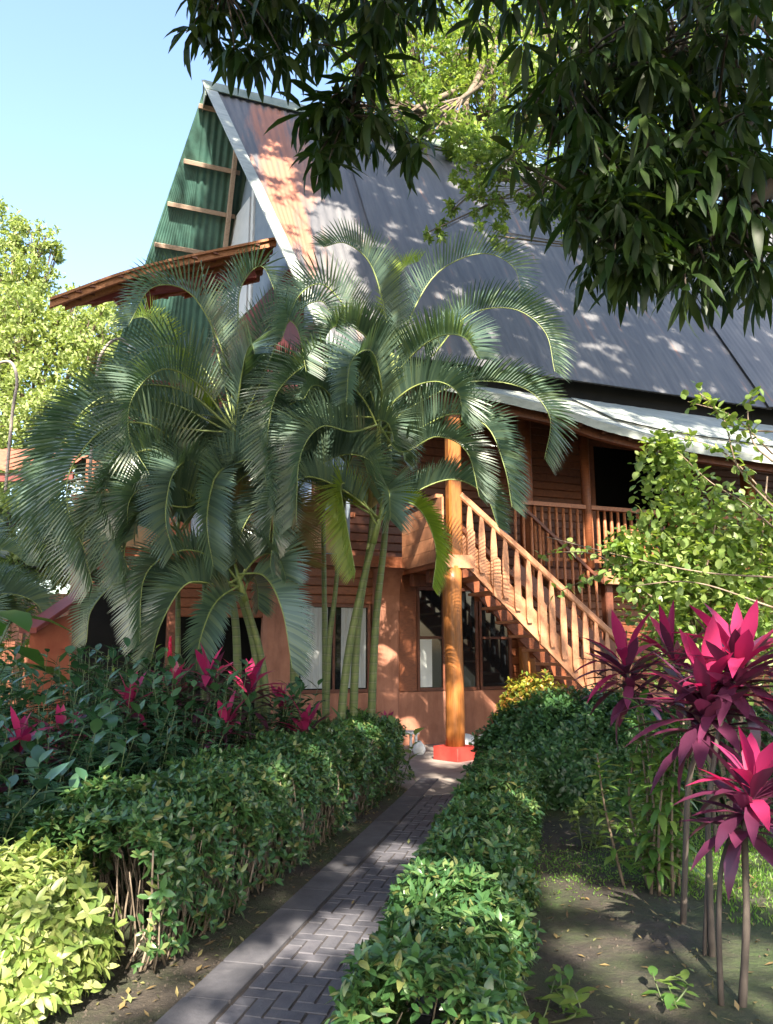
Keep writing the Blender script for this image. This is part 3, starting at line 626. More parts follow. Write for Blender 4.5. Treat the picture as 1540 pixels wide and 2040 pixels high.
def hedge(name, label, pts, half, ht, n, lsize, mat, bare=.45, twigs=150, cat='hedge', tpl=LEAF_FULL, seed=1, round_=.16, grp=None, tlim=None):
    """a clipped hedge swept along a line; leafy top and upper sides, woody stems lower down"""
    pts = np.array([(*p, 0) for p in pts], float); C = spline(pts, 60)
    seg = np.linalg.norm(np.diff(C, axis=0), axis=1); cum = np.concatenate([[0], np.cumsum(seg)]); Ltot = cum[-1]
    hd = thing(name, label, cat, C[30], grp)
    def frame(s):
        P = np.stack([np.interp(s, cum, C[:, i]) for i in range(3)], -1); T = np.stack([np.interp(s, cum, np.gradient(C[:, i])) for i in range(3)], -1); T = norm(T)
        return P, T, np.stack([T[:, 1], -T[:, 0], T[:, 2] * 0], -1)
    per = 2 * (ht * (1 - .25 * bare)) + 2 * half
    s = RNG.uniform(-half * .4, Ltot + half * .4, n); sc = np.clip(s, 0, Ltot); P, T, R = frame(sc)
    over = (s - sc)[:, None]
    q = RNG.uniform(0, per, n); hs = (per - 2 * half) / 2
    side = np.where(q < hs, -1, np.where(q > hs + 2 * half, 1, 0))
    zz = np.where(side == 0, ht, np.where(side < 0, q, per - q)); zz = np.where(side != 0, ht - (ht - 0.06) * (1 - zz / hs) ** 1.0, zz)
    thin = (side != 0) & (zz < ht * bare) & (RNG.random(n) < .72)
    xx = np.where(side == 0, q - hs - half, side * half)
    # lumpy surface
    lump = .05 * np.sin(sc * 5.3 + seed) * np.cos(xx * 6 + zz * 7 + seed * 2) + .035 * np.sin(sc * 13 + zz * 11 + seed) + RNG.normal(0, .018, n)
    depth = RNG.random(n) ** 2.2 * .13
    ex = np.clip(np.abs(xx) / half, 0, 1); rnd_ = round_ * np.clip((ex - .55) / .45, 0, 1) ** 2
    nx = np.where(side == 0, xx / half * .5, side); nz = np.where(side == 0, 1.0, .25)
    pos = P + over * T + R * (xx * (1 + 0 * lump) + np.where(side != 0, side * (lump - depth) - side * .10 * np.clip((zz / ht - .75) / .25, 0, 1) ** 2, 0))[:, None]
    pos[:, 2] += np.where(side == 0, zz + lump - depth - rnd_ * ht, zz - 0.0)
    nrm = norm(R * nx[:, None] + ZUP * nz[:, None] + T * (over / half) * .8)
    keep = ~thin; pos, nrm = pos[keep], nrm[keep]; g = Geo(); sprigs(g, pos, nrm, lsize, tpl)
    g.build('foliage', mat, hd, True)
    # inner mass of leaves, so one cannot see through the hedge
    if twigs:
        g = Geo()
        for k in range(twigs):
            s = np.array([RNG.uniform(0, Ltot)]); P, T, R = frame(s); sd_ = random.choice((-1, 1)) if k % 3 else random.uniform(-1, 1)
            p = P[0] + R[0] * half * sd_ * random.uniform(.55, .85); tp = P[0] + R[0] * half * sd_ * random.uniform(.85, 1.0) + T[0] * random.uniform(-.3, .3) + ZUP * ht * random.uniform(.6, .9)
            mid = (p + tp) / 2 + RNG.normal(0, .035, 3); r = random.uniform(.0035, .009)
            g.tube(spline([p - ZUP * .02, mid, tp], 6), [r, r * .95, r * .9, r * .8, r * .7, r * .5], 5)
        g.build('stems', M['twig'], hd, True)
    return hd
def edge_pt(y, off):                                # a point off the left edge of the path
    t = (y - PA[1]) / PD[1]; p = PA + PD * t + PN * off; return (p[0], p[1])
hedge('hedge', 'long clipped hedge with bare woody stems along the left side of the path', [edge_pt(4.0, -.58), edge_pt(5.5, -.55), edge_pt(7.3, -.52), edge_pt(9.0, -.48)], .38, .74, 72000, .052, M['hedge'], .46, 700, seed=3)
hedge('hedge', 'clipped hedge along the right side of the path ending in the foreground', [(.11, 2.6), (.28, 3.6), (.50, 4.7), (.79, 6.0), (1.10, 7.4), (1.24, 8.0)], .235, .51, 60000, .052, M['hedge'], .12, 120, seed=8)
def mound(name, label, c, rad, n, lsize, mat, cat, tpl=LEAF_OBOV, grp=None, pw=2.6, low=.02, stems=12, stemmat='twig'):
    """a bush clipped to a rounded mound"""
    b = thing(name, label, cat, (c[0], c[1], 0), grp); th = RNG.uniform(0, 2 * math.pi, n); z = RNG.uniform(low, 1, n)
    rr = (1 - z ** pw) ** (1 / pw); keep = RNG.random(n) < np.clip(rr + .25, 0, 1)
    # more samples on top
    nt_ = n // 2; a2 = RNG.uniform(0, 2 * math.pi, nt_); r2 = np.sqrt(RNG.random(nt_)) ; z2 = (1 - np.clip(r2, 0, .999) ** pw) ** (1 / pw)
    th = np.concatenate([th[keep], a2]); z = np.concatenate([z[keep], z2]); rr = np.concatenate([rr[keep], r2]); m = len(th)
    lump = 1 + .05 * np.sin(th * 5 + z * 6 + c[0] * 7) + .04 * np.sin(th * 11 - z * 13) + RNG.normal(0, .07 if pw == 3.2 else .02, m) - RNG.random(m) ** 2 * .14
    dirv = np.stack([np.cos(th) * rr * rad[0], np.sin(th) * rr * rad[1], z * rad[2]], -1)
    pos = np.array([c[0], c[1], 0]) + dirv * lump[:, None]
    nrm = norm(np.stack([np.cos(th) * rr ** (pw - 1) / rad[0], np.sin(th) * rr ** (pw - 1) / rad[1], z ** (pw - 1) / rad[2] + .05], -1))
    g = Geo(); od = RNG.permutation(m); sprigs(g, pos[od], nrm[od], lsize, tpl, .36 if pw == 3.2 else .44); g.build('foliage', mat, b, True)
    g = Geo()
    for k in range(stems):
        a = random.uniform(0, 6.28); r = random.uniform(.1, .7); tp = np.array([c[0] + math.cos(a) * rad[0] * r, c[1] + math.sin(a) * rad[1] * r, rad[2] * random.uniform(.5, .85)])
        p = np.array([c[0] + math.cos(a) * rad[0] * r * .4, c[1] + math.sin(a) * rad[1] * r * .4, -.02]); g.tube(spline([p, (p + tp) / 2 + RNG.normal(0, .04, 3), tp], 6), [.014, .012, .011, .009, .008, .005], 5)
    g.build('stems', M[stemmat], b, True); return b
mound('bush', 'large dark rounded bush behind the right hedge, wrapping towards the stairs', (2.15, 8.65), (1.15, .95, .98), 36000, .062, M['hedge2'], 'bush')
mound('bush', 'low dark bush filling the corner right of the large rounded bush', (3.55, 8.3), (.95, .8, .88), 15000, .065, M['hedge2'], 'bush')
mound('croton_bush', 'yellow green croton bush with orange leaves at the foot of the stairs', (1.92, 10.2), (.52, .42, 1.13), 6500, .062, M['croton'], 'bush', LEAF_FULL)
mound('croton_bush', 'bright yellow flat-topped bush behind the dark rounded bush', (2.75, 9.95), (.5, .35, 1.02), 5000, .05, M['lime'], 'bush', LEAF_FULL)
mound('lime_bush', 'bright lime green bush at the near left end of the hedge', (-1.90, 3.72), (.56, .42, .55), 19000, .064, M['lime'], 'bush', LEAF_FULL, pw=3.2, low=.1, stems=22)

# ------------------------------------------------------------------ leafy shrubs and foreground plants
def leafy(name, label, c, r, zt, nstem, nleaf, L, mat, cat='shrub', grp=None, lean=.4, tpl=LEAF_FULL, wr=.34, z0=.25, stemmat='green_stem', sr=.006, droop=.3, up=.35):
    b = thing(name, label, cat, (c[0], c[1], 0), grp); gs = Geo(); gl = Geo(); PP = []; DD = []
    for k in range(nstem):
        a = random.uniform(0, 6.28); q = math.sqrt(random.random()) * r; p0 = np.array([c[0] + math.cos(a) * q * .5, c[1] + math.sin(a) * q * .5, -.02])
        h = zt * random.uniform(.72, 1.08); p2 = np.array([c[0] + math.cos(a) * q, c[1] + math.sin(a) * q, h]) + np.array([*RNG.normal(0, lean * .15, 2), 0])
        C = spline([p0, (p0 + p2) / 2 + RNG.normal(0, .05, 3), p2], 12); gs.tube(C, np.linspace(sr, sr * .4, 12), 5)
        for i in range(nleaf):
            t = z0 + (1 - z0) * (i + random.random()) / nleaf; j = min(int(t * 11), 10); f = t * 11 - j; P = C[j] * (1 - f) + C[j + 1] * f
            ph = i * 2.4 + k; PP.append(P); DD.append(np.array([math.cos(ph), math.sin(ph), up + .5 * (t > .93)]))
    PP = np.array(PP); DD = norm(np.array(DD) + RNG.normal(0, .22, (len(PP), 3))); m = len(PP)
    l_ = L * RNG.uniform(.6, 1.2, m); leaves(gl, PP, DD, np.tile(ZUP, (m, 1)), l_, l_ * wr * RNG.uniform(.8, 1.2, m), rnd(m, droop * .3, droop * 1.5), .18, tpl)
    gs.build('stem', M[stemmat], b, True); gl.build('foliage', mat, b, True); return b
lab = 'dark glossy long-leaved shrub in the bed behind the left hedge'
for (x, y, z) in ((-2.9, 5.2, .95), (-2.1, 5.3, .88), (-3.5, 6.2, 1.12), (-2.6, 6.2, 1.08), (-1.75, 6.1, .95), (-3.3, 7.3, 1.25), (-2.4, 7.2, 1.25), (-1.6, 7.0, 1.15), (-1.2, 7.7, 1.0), (-2.1, 8.1, 1.25), (-3.0, 8.3, 1.25), (-2.2, 4.6, .75)):
    leafy('leafy_shrub', lab, (x, y), .56, z * 1.16, 34, 25, .17, M['shrub'], grp='long-leaved shrubs behind the left hedge', wr=.40, z0=.15)

def rosette(g, c, n, L, W, up0, up1, seed, inner=True):
    a = np.arange(n) * 2.39996 + seed; f = np.arange(n) / max(1, n - 1); el = up0 + (up1 - up0) * f
    D = np.stack([np.cos(a) * np.cos(el), np.sin(a) * np.cos(el), np.sin(el)], -1) + RNG.normal(0, .09, (n, 3))
    Uv = np.stack([-np.cos(a) * np.sin(el), -np.sin(a) * np.sin(el), np.cos(el)], -1)
    leaves(g, c + D * .01 + ZUP * (f[:, None] - .5) * .0, D, Uv, L * RNG.uniform(.8, 1.12, n), W * RNG.uniform(.85, 1.12, n), rnd(n, .15, .65) * (1.25 - f), .24, LEAF_CORD)
LEAF_CORD = (np.array([0, .12, .35, .6, .82, 1.0]), np.array([.12, .18, .42, .5, .3, 0.0]))
def cordyline(label, stem, L, W, seed, pink=9, dark=22, extra=None, grp='cordylines with dark stems'):
    """magenta crown of leaves on a bare stem; stem is a list of points"""
    stem = np.array(stem); b = thing('cordyline', label, 'plant', (stem[0][0], stem[0][1], 0), grp)
    g = Geo(); C = spline(stem, 14); g.tube(C, np.linspace(.0185, .012, 14) * (1 + .06 * np.sin(np.arange(14) * 2)), 8); g.build('stem', M['cord_stem'], b, True)
    if extra is not None:
        for e in extra:
            g = Geo(); C2 = spline(np.array(e), 12); g.tube(C2, np.linspace(.014, .009, 12), 7); g.build('stem', M['cord_stem'], b, True)
    top = stem[-1]; ax = norm(stem[-1] - stem[-2])
    g = Geo(); n = dark
    for k in range(3):
        rosette(g, top - ax * (.05 + .07 * k), n // 3, L * (1.0 - .05 * k), W, math.radians(8 - 20 * k), math.radians(56 - 12 * k), seed + k)
    g.build('foliage', M['cord_dark'], b, True)
    g = Geo(); rosette(g, top, pink, L, W * 1.05, math.radians(28), math.radians(84), seed + 5); rosette(g, top - ax * .05, 3, L * .9, W, math.radians(15), math.radians(40), seed + 9); g.build('young_foliage', M['cord_pink'], b, True)
    return b
def stemto(gp_, *pts): return [gnd(*gp_) + np.array([0, 0, -.03])] + [at(*p) for p in pts]
cordyline('dark-leaved cordyline nearest the stairs with purple upright leaves', [np.array([2.05, 5.9, -.03]), np.array([2.0, 5.9, .6]), at(1246, 1330, 5.8)], .46, .08, 1.0, 8, 42)
cordyline('purple cordyline crown behind, between the two taller pink ones', [np.array([2.55, 6.3, -.03]), np.array([2.5, 6.3, .9]), at(1340, 1310, 6.2)], .46, .075, 2.2, 6, 26)
cordyline('tall bright pink cordyline with the thick pale trunk', stemto((1360, 1840), (1366, 1690, 4.74), (1374, 1545, 4.74), (1405, 1460, 4.72), (1412, 1395, 4.72)), .50, .10, .4, 11, 45)
cordyline('bright pink cordyline crown at the right edge, highest of all', stemto((1418, 1905), (1414, 1750, 4.32), (1412, 1600, 4.35), (1440, 1420, 4.6), (1478, 1330, 4.75)), .46, .095, 3.1, 11, 42)
cordyline('low pink cordyline over the two thin curved stems at the right edge', stemto((1477, 2005), (1487, 1830, 3.75), (1484, 1650, 3.78), (1502, 1575, 3.8)), .34, .075, 1.9, 10, 39, extra=[[gnd(1437, 2003), at(1432, 1832, 3.78), at(1444, 1698, 3.8), at(1500, 1590, 3.82)]])
b_ = thing('bare_stem', 'thin bare stem standing beside the thicker pale trunk', 'stem', gnd(1403, 1903)); g = Geo(); g.tube(spline([gnd(1403, 1903) - ZUP * .02, at(1407, 1790, 4.33), at(1412, 1690, 4.36)], 8), np.linspace(.012, .008, 8), 6); g.build('stem', M['cord_stem'], b_, True)
for i, (px, py, Y, L, lb) in enumerate(((415, 1345, 7.4, .40, 'magenta cordyline among the dark shrubs, left of the leaning palm trunk'), (497, 1365, 7.6, .42, 'magenta cordyline with flared leaves right in front of the palm trunks'),
        (608, 1452, 7.5, .38, 'low magenta cordyline poking over the back of the left hedge'), (40, 1470, 5.4, .30, 'purple cordyline half hidden at the left edge of the photo'), (345, 1365, 7.6, .36, 'dull purple cordyline deep in the left bed'), (560, 1400, 8.2, .34, 'small purple cordyline shaded behind the flared magenta one'), (120, 1460, 6.0, .32, 'purple cordyline in the middle of the dark leafy bed'), (260, 1400, 7.0, .36, 'magenta cordyline left of the ginger flowers'), (450, 1440, 6.8, .32, 'low purple cordyline among broad dark leaves near the hedge'), (770, 1435, 9.2, .22, 'small red cordyline at the foot of the salmon pier'))):
    t = at(px, py, Y); cordyline(lb, [np.array([t[0], t[1], -.03]), np.array([t[0] + .02, t[1], t[2] * .5]), t - ZUP * .05], L * .92, L * .21, i * 1.3, 8, 18, grp='cordylines in the left bed')
for (px, py, Y, lb) in ((338, 1300, 7.9, 'tall red ginger flower spike standing above the shrubs'), (291, 1302, 8.3, 'short red ginger flower spike left of the tall one'), (403, 1330, 8.3, 'orange red ginger flower beside the magenta leaves')):
    t = at(px, py, Y); b_ = thing('ginger_flower', lb, 'flower', (t[0], t[1], 0), 'red ginger flowers'); g = Geo(); g.tube([np.array([t[0], t[1], -.02]), np.array([t[0], t[1], t[2] * .6]), t], [.01, .009, .008], 6); g.build('stem', M['green_stem'], b_, True)
    g = Geo(); n = 22; f = np.arange(n) / n; a = f * 40; D = np.stack([np.cos(a) * .55, np.sin(a) * .55, np.full(n, .9)], -1)
    leaves(g, t + ZUP * (f[:, None] - .35) * .2, D, np.stack([-np.cos(a), -np.sin(a), np.full(n, .4)], -1), .085 * (1 - .4 * f), .05 * (1 - .4 * f), -.3, .5, LEAF_FULL); g.build('bract', M['red_flower'], b_, True)

# citrus-like sapling, little plants
leafy('young_tree', 'leafy young sapling with bright upper leaves in front of the dark rounded bush', (1.72, 5.35), .40, 1.12, 13, 46, .15, M['citrus'], 'sapling', wr=.38, z0=.14, stemmat='bark', sr=.012, droop=.55)
leafy('small_plant', 'small pale sunlit plant growing on the bare earth', tuple(gnd(1168, 1690)[:2]), .15, .38, 8, 12, .10, M['lime'], 'plant', wr=.45, z0=.15)
for (px, py, z, lb) in ((1120, 2015, .17, 'small green seedling at the bottom of the photo by the right hedge'), (1335, 2000, .12, 'flat seedling on the shaded earth near the thin stems'), (1065, 2030, .12, 'lowest seedling beside the near end of the right hedge')):
    p = gnd(px, py); leafy('seedling', lb, (p[0], p[1]), .10, z, 3, 6, .085, M['citrus'], 'seedling', wr=.5, z0=.3, up=.15)
leafy('leafy_shrub', 'dark shrub behind the cordyline trunks at the right edge', (3.15, 7.0), .6, 1.1, 18, 20, .12, M['shrub'], wr=.42)
leafy('leafy_shrub', 'dark low shrub in the shade beyond the lawn', (4.1, 7.6), .7, 1.2, 18, 20, .12, M['shrub'], wr=.42)
leafy('leafy_shrub', 'yellow green broad-leaved plant at the foot of the palm trunks', (.03, 8.75), .26, .78, 6, 9, .17, M['vine'], wr=.5, z0=.4)
leafy('leafy_shrub', 'strap-leaved green plant around the palm bases', (-.35, 8.6), .4, .85, 10, 9, .32, M['big_leaf'], wr=.14, z0=.45, up=.8)

# big sunlit vine shrub at the right
def vine_shrub():
    b = thing('vine_shrub', 'tall sunlit shrub tangled with twining vine stems at the right', 'shrub', (3.0, 7.4, 0)); gs = Geo(); P = []
    for k in range(7):
        p0 = np.array([3.0 + random.uniform(-.25, .25), 7.4 + random.uniform(-.2, .2), -.02]); t = at(random.uniform(1300, 1530), random.uniform(930, 1150), random.uniform(6.8, 7.8))
        gs.tube(spline([p0, p0 * .4 + t * .6 + RNG.normal(0, .1, 3) - ZUP * .4, t], 12), np.linspace(.028, .007, 12), 6)
    blobs = [(1325, 930, 7.0, .26), (1345, 1010, 7.1, .36), (1400, 1060, 7.2, .42), (1470, 1090, 7.3, .45), (1330, 1090, 7.0, .38), (1390, 1150, 7.1, .42), (1500, 1150, 7.2, .40), (1270, 1120, 7.0, .26), (1440, 1180, 7.0, .38), (1310, 1180, 7.0, .32), (1240, 1090, 7.0, .15), (1530, 1060, 7.3, .3), (1320, 890, 6.95, .13), (1420, 1250, 7.3, .5), (1520, 1260, 7.3, .5), (1330, 1270, 7.3, .4)]
    for (x, y, Y, r) in blobs:
        c = at(x, y, Y); n = int(1350 * r); q = c + rdir(n) * r * (RNG.random((n, 1)) ** .6) * 1.2 * np.array([1, 1, 1.1]); P.append(q)
    P = np.concatenate(P); n = len(P); D = norm(rdir(n) + np.array([0, -.3, -.1])); g = Geo()
    L = RNG.uniform(.045, .105, n); leaves(g, P, D, norm(rdir(n) * .6 + ZUP), L, L * .68, rnd(n, 0, .4), .15, LEAF_FULL); g.build('foliage', M['vine'], b, True)
    for P2 in ([(1540, 860, 6.6), (1460, 850, 6.7), (1400, 790, 6.8)], [(1540, 1000, 6.6), (1440, 900, 6.7), (1350, 870, 6.8)], [(1540, 905, 6.6), (1460, 830, 6.7), (1370, 800, 6.8)], [(1540, 1010, 6.5), (1470, 930, 6.6), (1440, 830, 6.7), (1390, 780, 6.8)], [(1540, 1050, 6.6), (1480, 1000, 6.6), (1415, 960, 6.7), (1350, 900, 6.7)], [(1540, 920, 6.5), (1500, 880, 6.5), (1490, 810, 6.6), (1510, 780, 6.6)], [(1300, 1190, 6.8), (1200, 1110, 7.6), (1120, 1100, 8.6), (1070, 1110, 9.4)], [(1260, 1120, 6.8), (1180, 1150, 7.6), (1110, 1180, 8.6)], [(1540, 1150, 6.4), (1400, 1140, 6.5), (1250, 1110, 6.8), (1090, 1070, 8.0)], [(1540, 1210, 6.2), (1380, 1160, 6.4), (1240, 1170, 6.7)]):
        C = spline([at(*q) for q in P2], 16); gs.tube(C, np.linspace(.009, .004, 16), 5); g2 = Geo()
        for i in range(3, 16):
            if random.random() < .75:
                m = 3; leaves(g2, np.repeat(C[i][None], m, 0) + RNG.normal(0, .03, (m, 3)), norm(rdir(m) + np.array([0, -.2, 0])), norm(rdir(m) * .5 + ZUP), .085, .06, .2, .15)
        if g2.n: g2.build('foliage', M['vine'], b, True)
    gs.build('stem', M['vinetwig'], b, True)
vine_shrub()

# lawn patch and litter
def lawn():
    n = 16000; x = RNG.uniform(1.75, 6.5, n); y = RNG.uniform(4.7, 7.2, n); edge = 1.80 + .25 * np.sin(y * 3) + .1 * np.sin(y * 9); k = x > edge; P = np.stack([x[k], y[k], np.zeros(k.sum())], -1); n = len(P)
    g = Geo(); diamonds(g, P, norm(rdir(n) * .8 + ZUP), rdir(n), RNG.uniform(.02, .05, n), .010)
    n2 = 3200; P2 = np.stack([RNG.uniform(.9, 2.6, n2), RNG.normal(5.9, .35, n2), np.full(n2, .004)], -1); diamonds(g, P2, norm(rdir(n2) * .9 + ZUP * .5), rdir(n2), RNG.uniform(.012, .03, n2), .009)
    tag(g.build('grass', M['grass'], None), 'thin short green grass on the earth at the right', 'grass', kind='stuff')
    n = 620; P = np.stack([RNG.uniform(.5, 3.2, n), RNG.uniform(3.3, 8, n), np.full(n, .006)], -1); n3 = 260; t = RNG.uniform(0, 5.5, (n3, 1)); P3 = PA + PD * t + PN * RNG.uniform(-.4, .0, (n3, 1)) + ZUP * .008
    P4 = PA + PD * RNG.uniform(0, 5.5, (14, 1)) + PN * RNG.uniform(.1, 1.0, (14, 1)) + ZUP * .026
    P = np.concatenate([P, P3, P4]); n = len(P); D = rdir(n); D[:, 2] = np.abs(D[:, 2]) * .15; g = Geo(); leaves(g, P, D, np.tile(ZUP, (n, 1)) + RNG.normal(0, .15, (n, 3)), RNG.uniform(.02, .07, n), RNG.uniform(.01, .025, n), rnd(n, -.4, .1), .3, LEAF_MED)
    tag(g.build('leaf_litter', M['litter'], None, True), 'dry fallen leaves scattered on the bare earth', 'leaf litter', kind='stuff')
lawn()
def crumbs():
    n = 5200; k = n // 2; P = np.concatenate([np.stack([RNG.uniform(.5, 4.0, k), RNG.uniform(3.3, 8.0, k), np.zeros(k)], -1), PA + PD * RNG.uniform(-.4, 5.8, (n - k, 1)) + PN * RNG.uniform(-.55, -.005, (n - k, 1))])
    r_ = RNG.gamma(2.0, .0020, n)[:, None] + .0015; T = np.array([[1, 0, -.2], [-.5, .87, -.2], [-.5, -.87, -.2], [.2, .1, .9], [-.1, -.3, .7]])
    V = P[:, None] + r_[:, None] * (T[None] * RNG.uniform(.6, 1.3, (n, 5, 3)))
    q = np.array([[0, 1, 3], [1, 2, 3], [2, 4, 3], [2, 0, 4], [0, 3, 4]]); g = Geo(); g.add(V.reshape(-1, 3), (q[None] + (np.arange(n) * 5)[:, None, None]).reshape(-1, 3))
    tag(g.build('gravel', plain('soil crumb', (.035, .030, .025), (.085, .068, .053), 30, .95, 0, island=True), None), 'crumbs of soil and small grit on the bare earth', 'gravel', kind='stuff')
crumbs()

# ------------------------------------------------------------------ palms
def frond(parent, pts, lmax=.50, roll=0.0, mat='palm', dens=70, droop=.10, vee=.95, name='frond', wl=.026, s0=.16):
    C = spline(pts, 28); seg = np.linalg.norm(np.diff(C, axis=0), axis=1); cum = np.concatenate([[0], np.cumsum(seg)]); Lt = cum[-1]
    g = Geo(); g.tube(C, np.linspace(.014, .0035, 28), 5, False); fr = g.build(name, M['rachis'], parent, True)
    s = np.linspace(s0, .995, dens); P = np.stack([np.interp(s * Lt, cum, C[:, i]) for i in range(3)], -1); Td = np.gradient(C, axis=0); T = norm(np.stack([np.interp(s * Lt, cum, Td[:, i]) for i in range(3)], -1))
    hd = C[-1] - C[0]; hd[2] = 0
    if np.linalg.norm(hd) < .2: hd = np.array([.3, -1, 0])
    B = norm(np.cross(norm(hd), ZUP)); Nn = norm(np.cross(B[None], T)); Sd = norm(np.cross(T, Nn))
    prof = np.clip(1 - ((s - .45) / .62) ** 2, .10, 1) ** .5; ln = lmax * prof; ang = np.radians(70 - 22 * s)
    cr, sr_ = math.cos(roll), math.sin(roll); S2 = Sd * cr + Nn * sr_; N2 = Nn * cr - Sd * sr_
    g = Geo(); rows = 6; tt = np.linspace(0, 1, rows)
    for side in (-1, 1):
        n = len(s); l_ = 1.12 * ln * RNG.uniform(.93, 1.05, n); ve = vee + RNG.normal(0, .05, n)
        d = norm(T * np.cos(ang)[:, None] + (S2 * side * np.cos(ve)[:, None] + N2 * np.sin(ve)[:, None]) * np.sin(ang)[:, None]); wdir = norm(np.cross(d, np.cross(T, d)) + T * 1e-3)
        V = np.zeros((n, rows * 2, 3)); dr = droop * RNG.uniform(.8, 1.25, n)
        for i, t in enumerate(tt):
            c = P + d * (l_ * t * (1 - .12 * t))[:, None] - ZUP * (dr * l_ * t * t * 1.0)[:, None]; wd = wl * .5 * (.5 + .5 * prof) * (min(1, .45 + t * 3) * (1 - t ** 2.2) + .02)
            V[:, 2 * i] = c - wdir * wd[:, None]; V[:, 2 * i + 1] = c + wdir * wd[:, None]
        q = np.array([[2 * i, 2 * i + 1, 2 * i + 3, 2 * i + 2] for i in range(rows - 1)]); g.add(V.reshape(-1, 3), (q[None] + (np.arange(n) * rows * 2)[:, None, None]).reshape(-1, 4))
    g.build('leaflets', M[mat], fr, True); return fr
def autofrond(parent, c, az, el, L, arch, **k):
    """a frond leaving the crown at azimuth az, arching over under its own weight"""
    h = np.array([math.sin(az), math.cos(az), 0]); P = [np.array(c, float)]; e = el; st = L / 5
    for i in range(5):
        P.append(P[-1] + (h * math.cos(e) + ZUP * math.sin(e)) * st); e -= arch * (.5 + .28 * i)
    return frond(parent, P, **k)
def palm(label, base, mids, crown, fronds, autos=6, group='areca palms in front of the house', r0=.052, shaft=.55, seedaz=0.0, lauto=1.7, elr=(.5, 1.25)):
    p = thing('areca_palm', label, 'palm', (base[0], base[1], 0), group); base = np.array([base[0], base[1], -.03]); crown = np.array(crown)
    C = spline([base] + [np.array(m_) for m_ in mids] + [crown], 26); g = Geo(); g.tube(C, np.linspace(r0, r0 * .62, 26), 12); g.build('trunk', M['palm_trunk'], p, True)
    ax = norm(C[-1] - C[-4]); g = Geo(); g.tube([crown - ax * .05, crown + ax * shaft * .4, crown + ax * shaft], [r0 * .8, r0 * .62, r0 * .25], 10); g.build('crownshaft', M['rachis'], p, True)
    top = crown + ax * shaft * .75
    for f in fronds:
        pts = f[0]; kw = f[1] if len(f) > 1 else {}
        frond(p, [top - ax * random.uniform(0, .25)] + [at(*q) for q in pts], roll=kw.pop('roll', random.uniform(-.25, .25)), **kw)
    for i in range(autos):
        autofrond(p, top - ax * random.uniform(0, .3), seedaz + i * 2.39996, random.uniform(*elr), lauto * random.uniform(.85, 1.1), random.uniform(.42, .62), roll=random.uniform(-.35, .35), mat='palm_dry' if random.random() < .04 else 'palm', lmax=random.uniform(.46, .60))
    return p
# left clump
palm('tall left areca palm whose spear and fronds rise before the awning', at(478, 1440, 9.0)[:2], [at(470, 1250, 9.0), at(440, 1100, 9.0)], at(462, 905, 8.9), [
    ([(450, 720, 8.8), (385, 590, 8.6), (305, 572, 8.4), (255, 650, 8.2)], dict()), ([(475, 700, 9.0), (478, 580, 9.0), (520, 530, 9.0), (552, 590, 9.0)], dict()),
    ([(400, 770, 8.7), (326, 735, 8.3), (265, 790, 8.0), (258, 870, 7.9), (298, 945, 7.9)], dict(lmax=.56)), ([(360, 760, 9.0), (300, 640, 9.2), (245, 640, 9.4)], dict(mat='palm_new')),
    ([(350, 850, 8.7), (220, 800, 8.4), (130, 860, 8.2), (85, 980, 8.1), (95, 1090, 8.1)], dict(lmax=.55)), ([(520, 760, 8.8), (575, 640, 8.7), (640, 600, 8.6), (670, 660, 8.5)], dict()),
    ([(330, 800, 8.8), (200, 800, 8.5), (110, 880, 8.3), (66, 990, 8.2), (72, 1095, 8.2)], dict(lmax=.52)), ([(370, 780, 8.8), (260, 770, 8.5), (165, 820, 8.2), (105, 930, 8.0), (100, 1050, 7.9)], dict(lmax=.54)), ([(410, 740, 9.0), (350, 690, 8.9), (270, 710, 8.7), (215, 790, 8.6), (205, 870, 8.6)], dict(lmax=.5)),
    ([(500, 720, 8.8), (545, 640, 8.5), (590, 650, 8.2), (610, 740, 8.0)], dict(lmax=.5)), ([(415, 620, 8.9), (400, 520, 8.9)], dict(lmax=.06, dens=20))], 4, seedaz=.4)
palm('areca palm of the left clump with dark fronds hanging low over the bed', at(520, 1440, 8.8)[:2], [at(512, 1330, 8.8), at(480, 1190, 8.8)], at(428, 1050, 8.7), [
    ([(326, 861, 8.4), (223, 847, 8.0), (145, 926, 7.8), (135, 1010, 7.8), (172, 1103, 7.8)], dict(lmax=.52)), ([(385, 920, 8.4), (345, 945, 8.0), (330, 1030, 7.8), (345, 1100, 7.8)], dict(lmax=.46)),
    ([(340, 905, 8.4), (247, 912, 8.0), (209, 990, 7.9), (256, 1135, 7.8)], dict(lmax=.46)), ([(290, 880, 8.5), (170, 900, 8.3), (110, 1000, 8.2), (125, 1140, 8.2)], dict(lmax=.5)),
    ([(360, 990, 8.4), (280, 960, 8.2), (205, 985, 8.0), (165, 1070, 7.9), (185, 1165, 7.9)], dict(lmax=.5)), ([(375, 1010, 8.3), (300, 1010, 8.1), (250, 1085, 7.9), (255, 1185, 7.9)], dict(lmax=.44)), ([(445, 935, 8.3), (425, 960, 8.0), (412, 1040, 7.8), (425, 1130, 7.8)], dict(lmax=.44)),
    ([(500, 940, 8.5), (540, 960, 8.2), (545, 1040, 8.0), (538, 1130, 8.0)], dict(lmax=.42))], 5, seedaz=1.4, lauto=1.6)
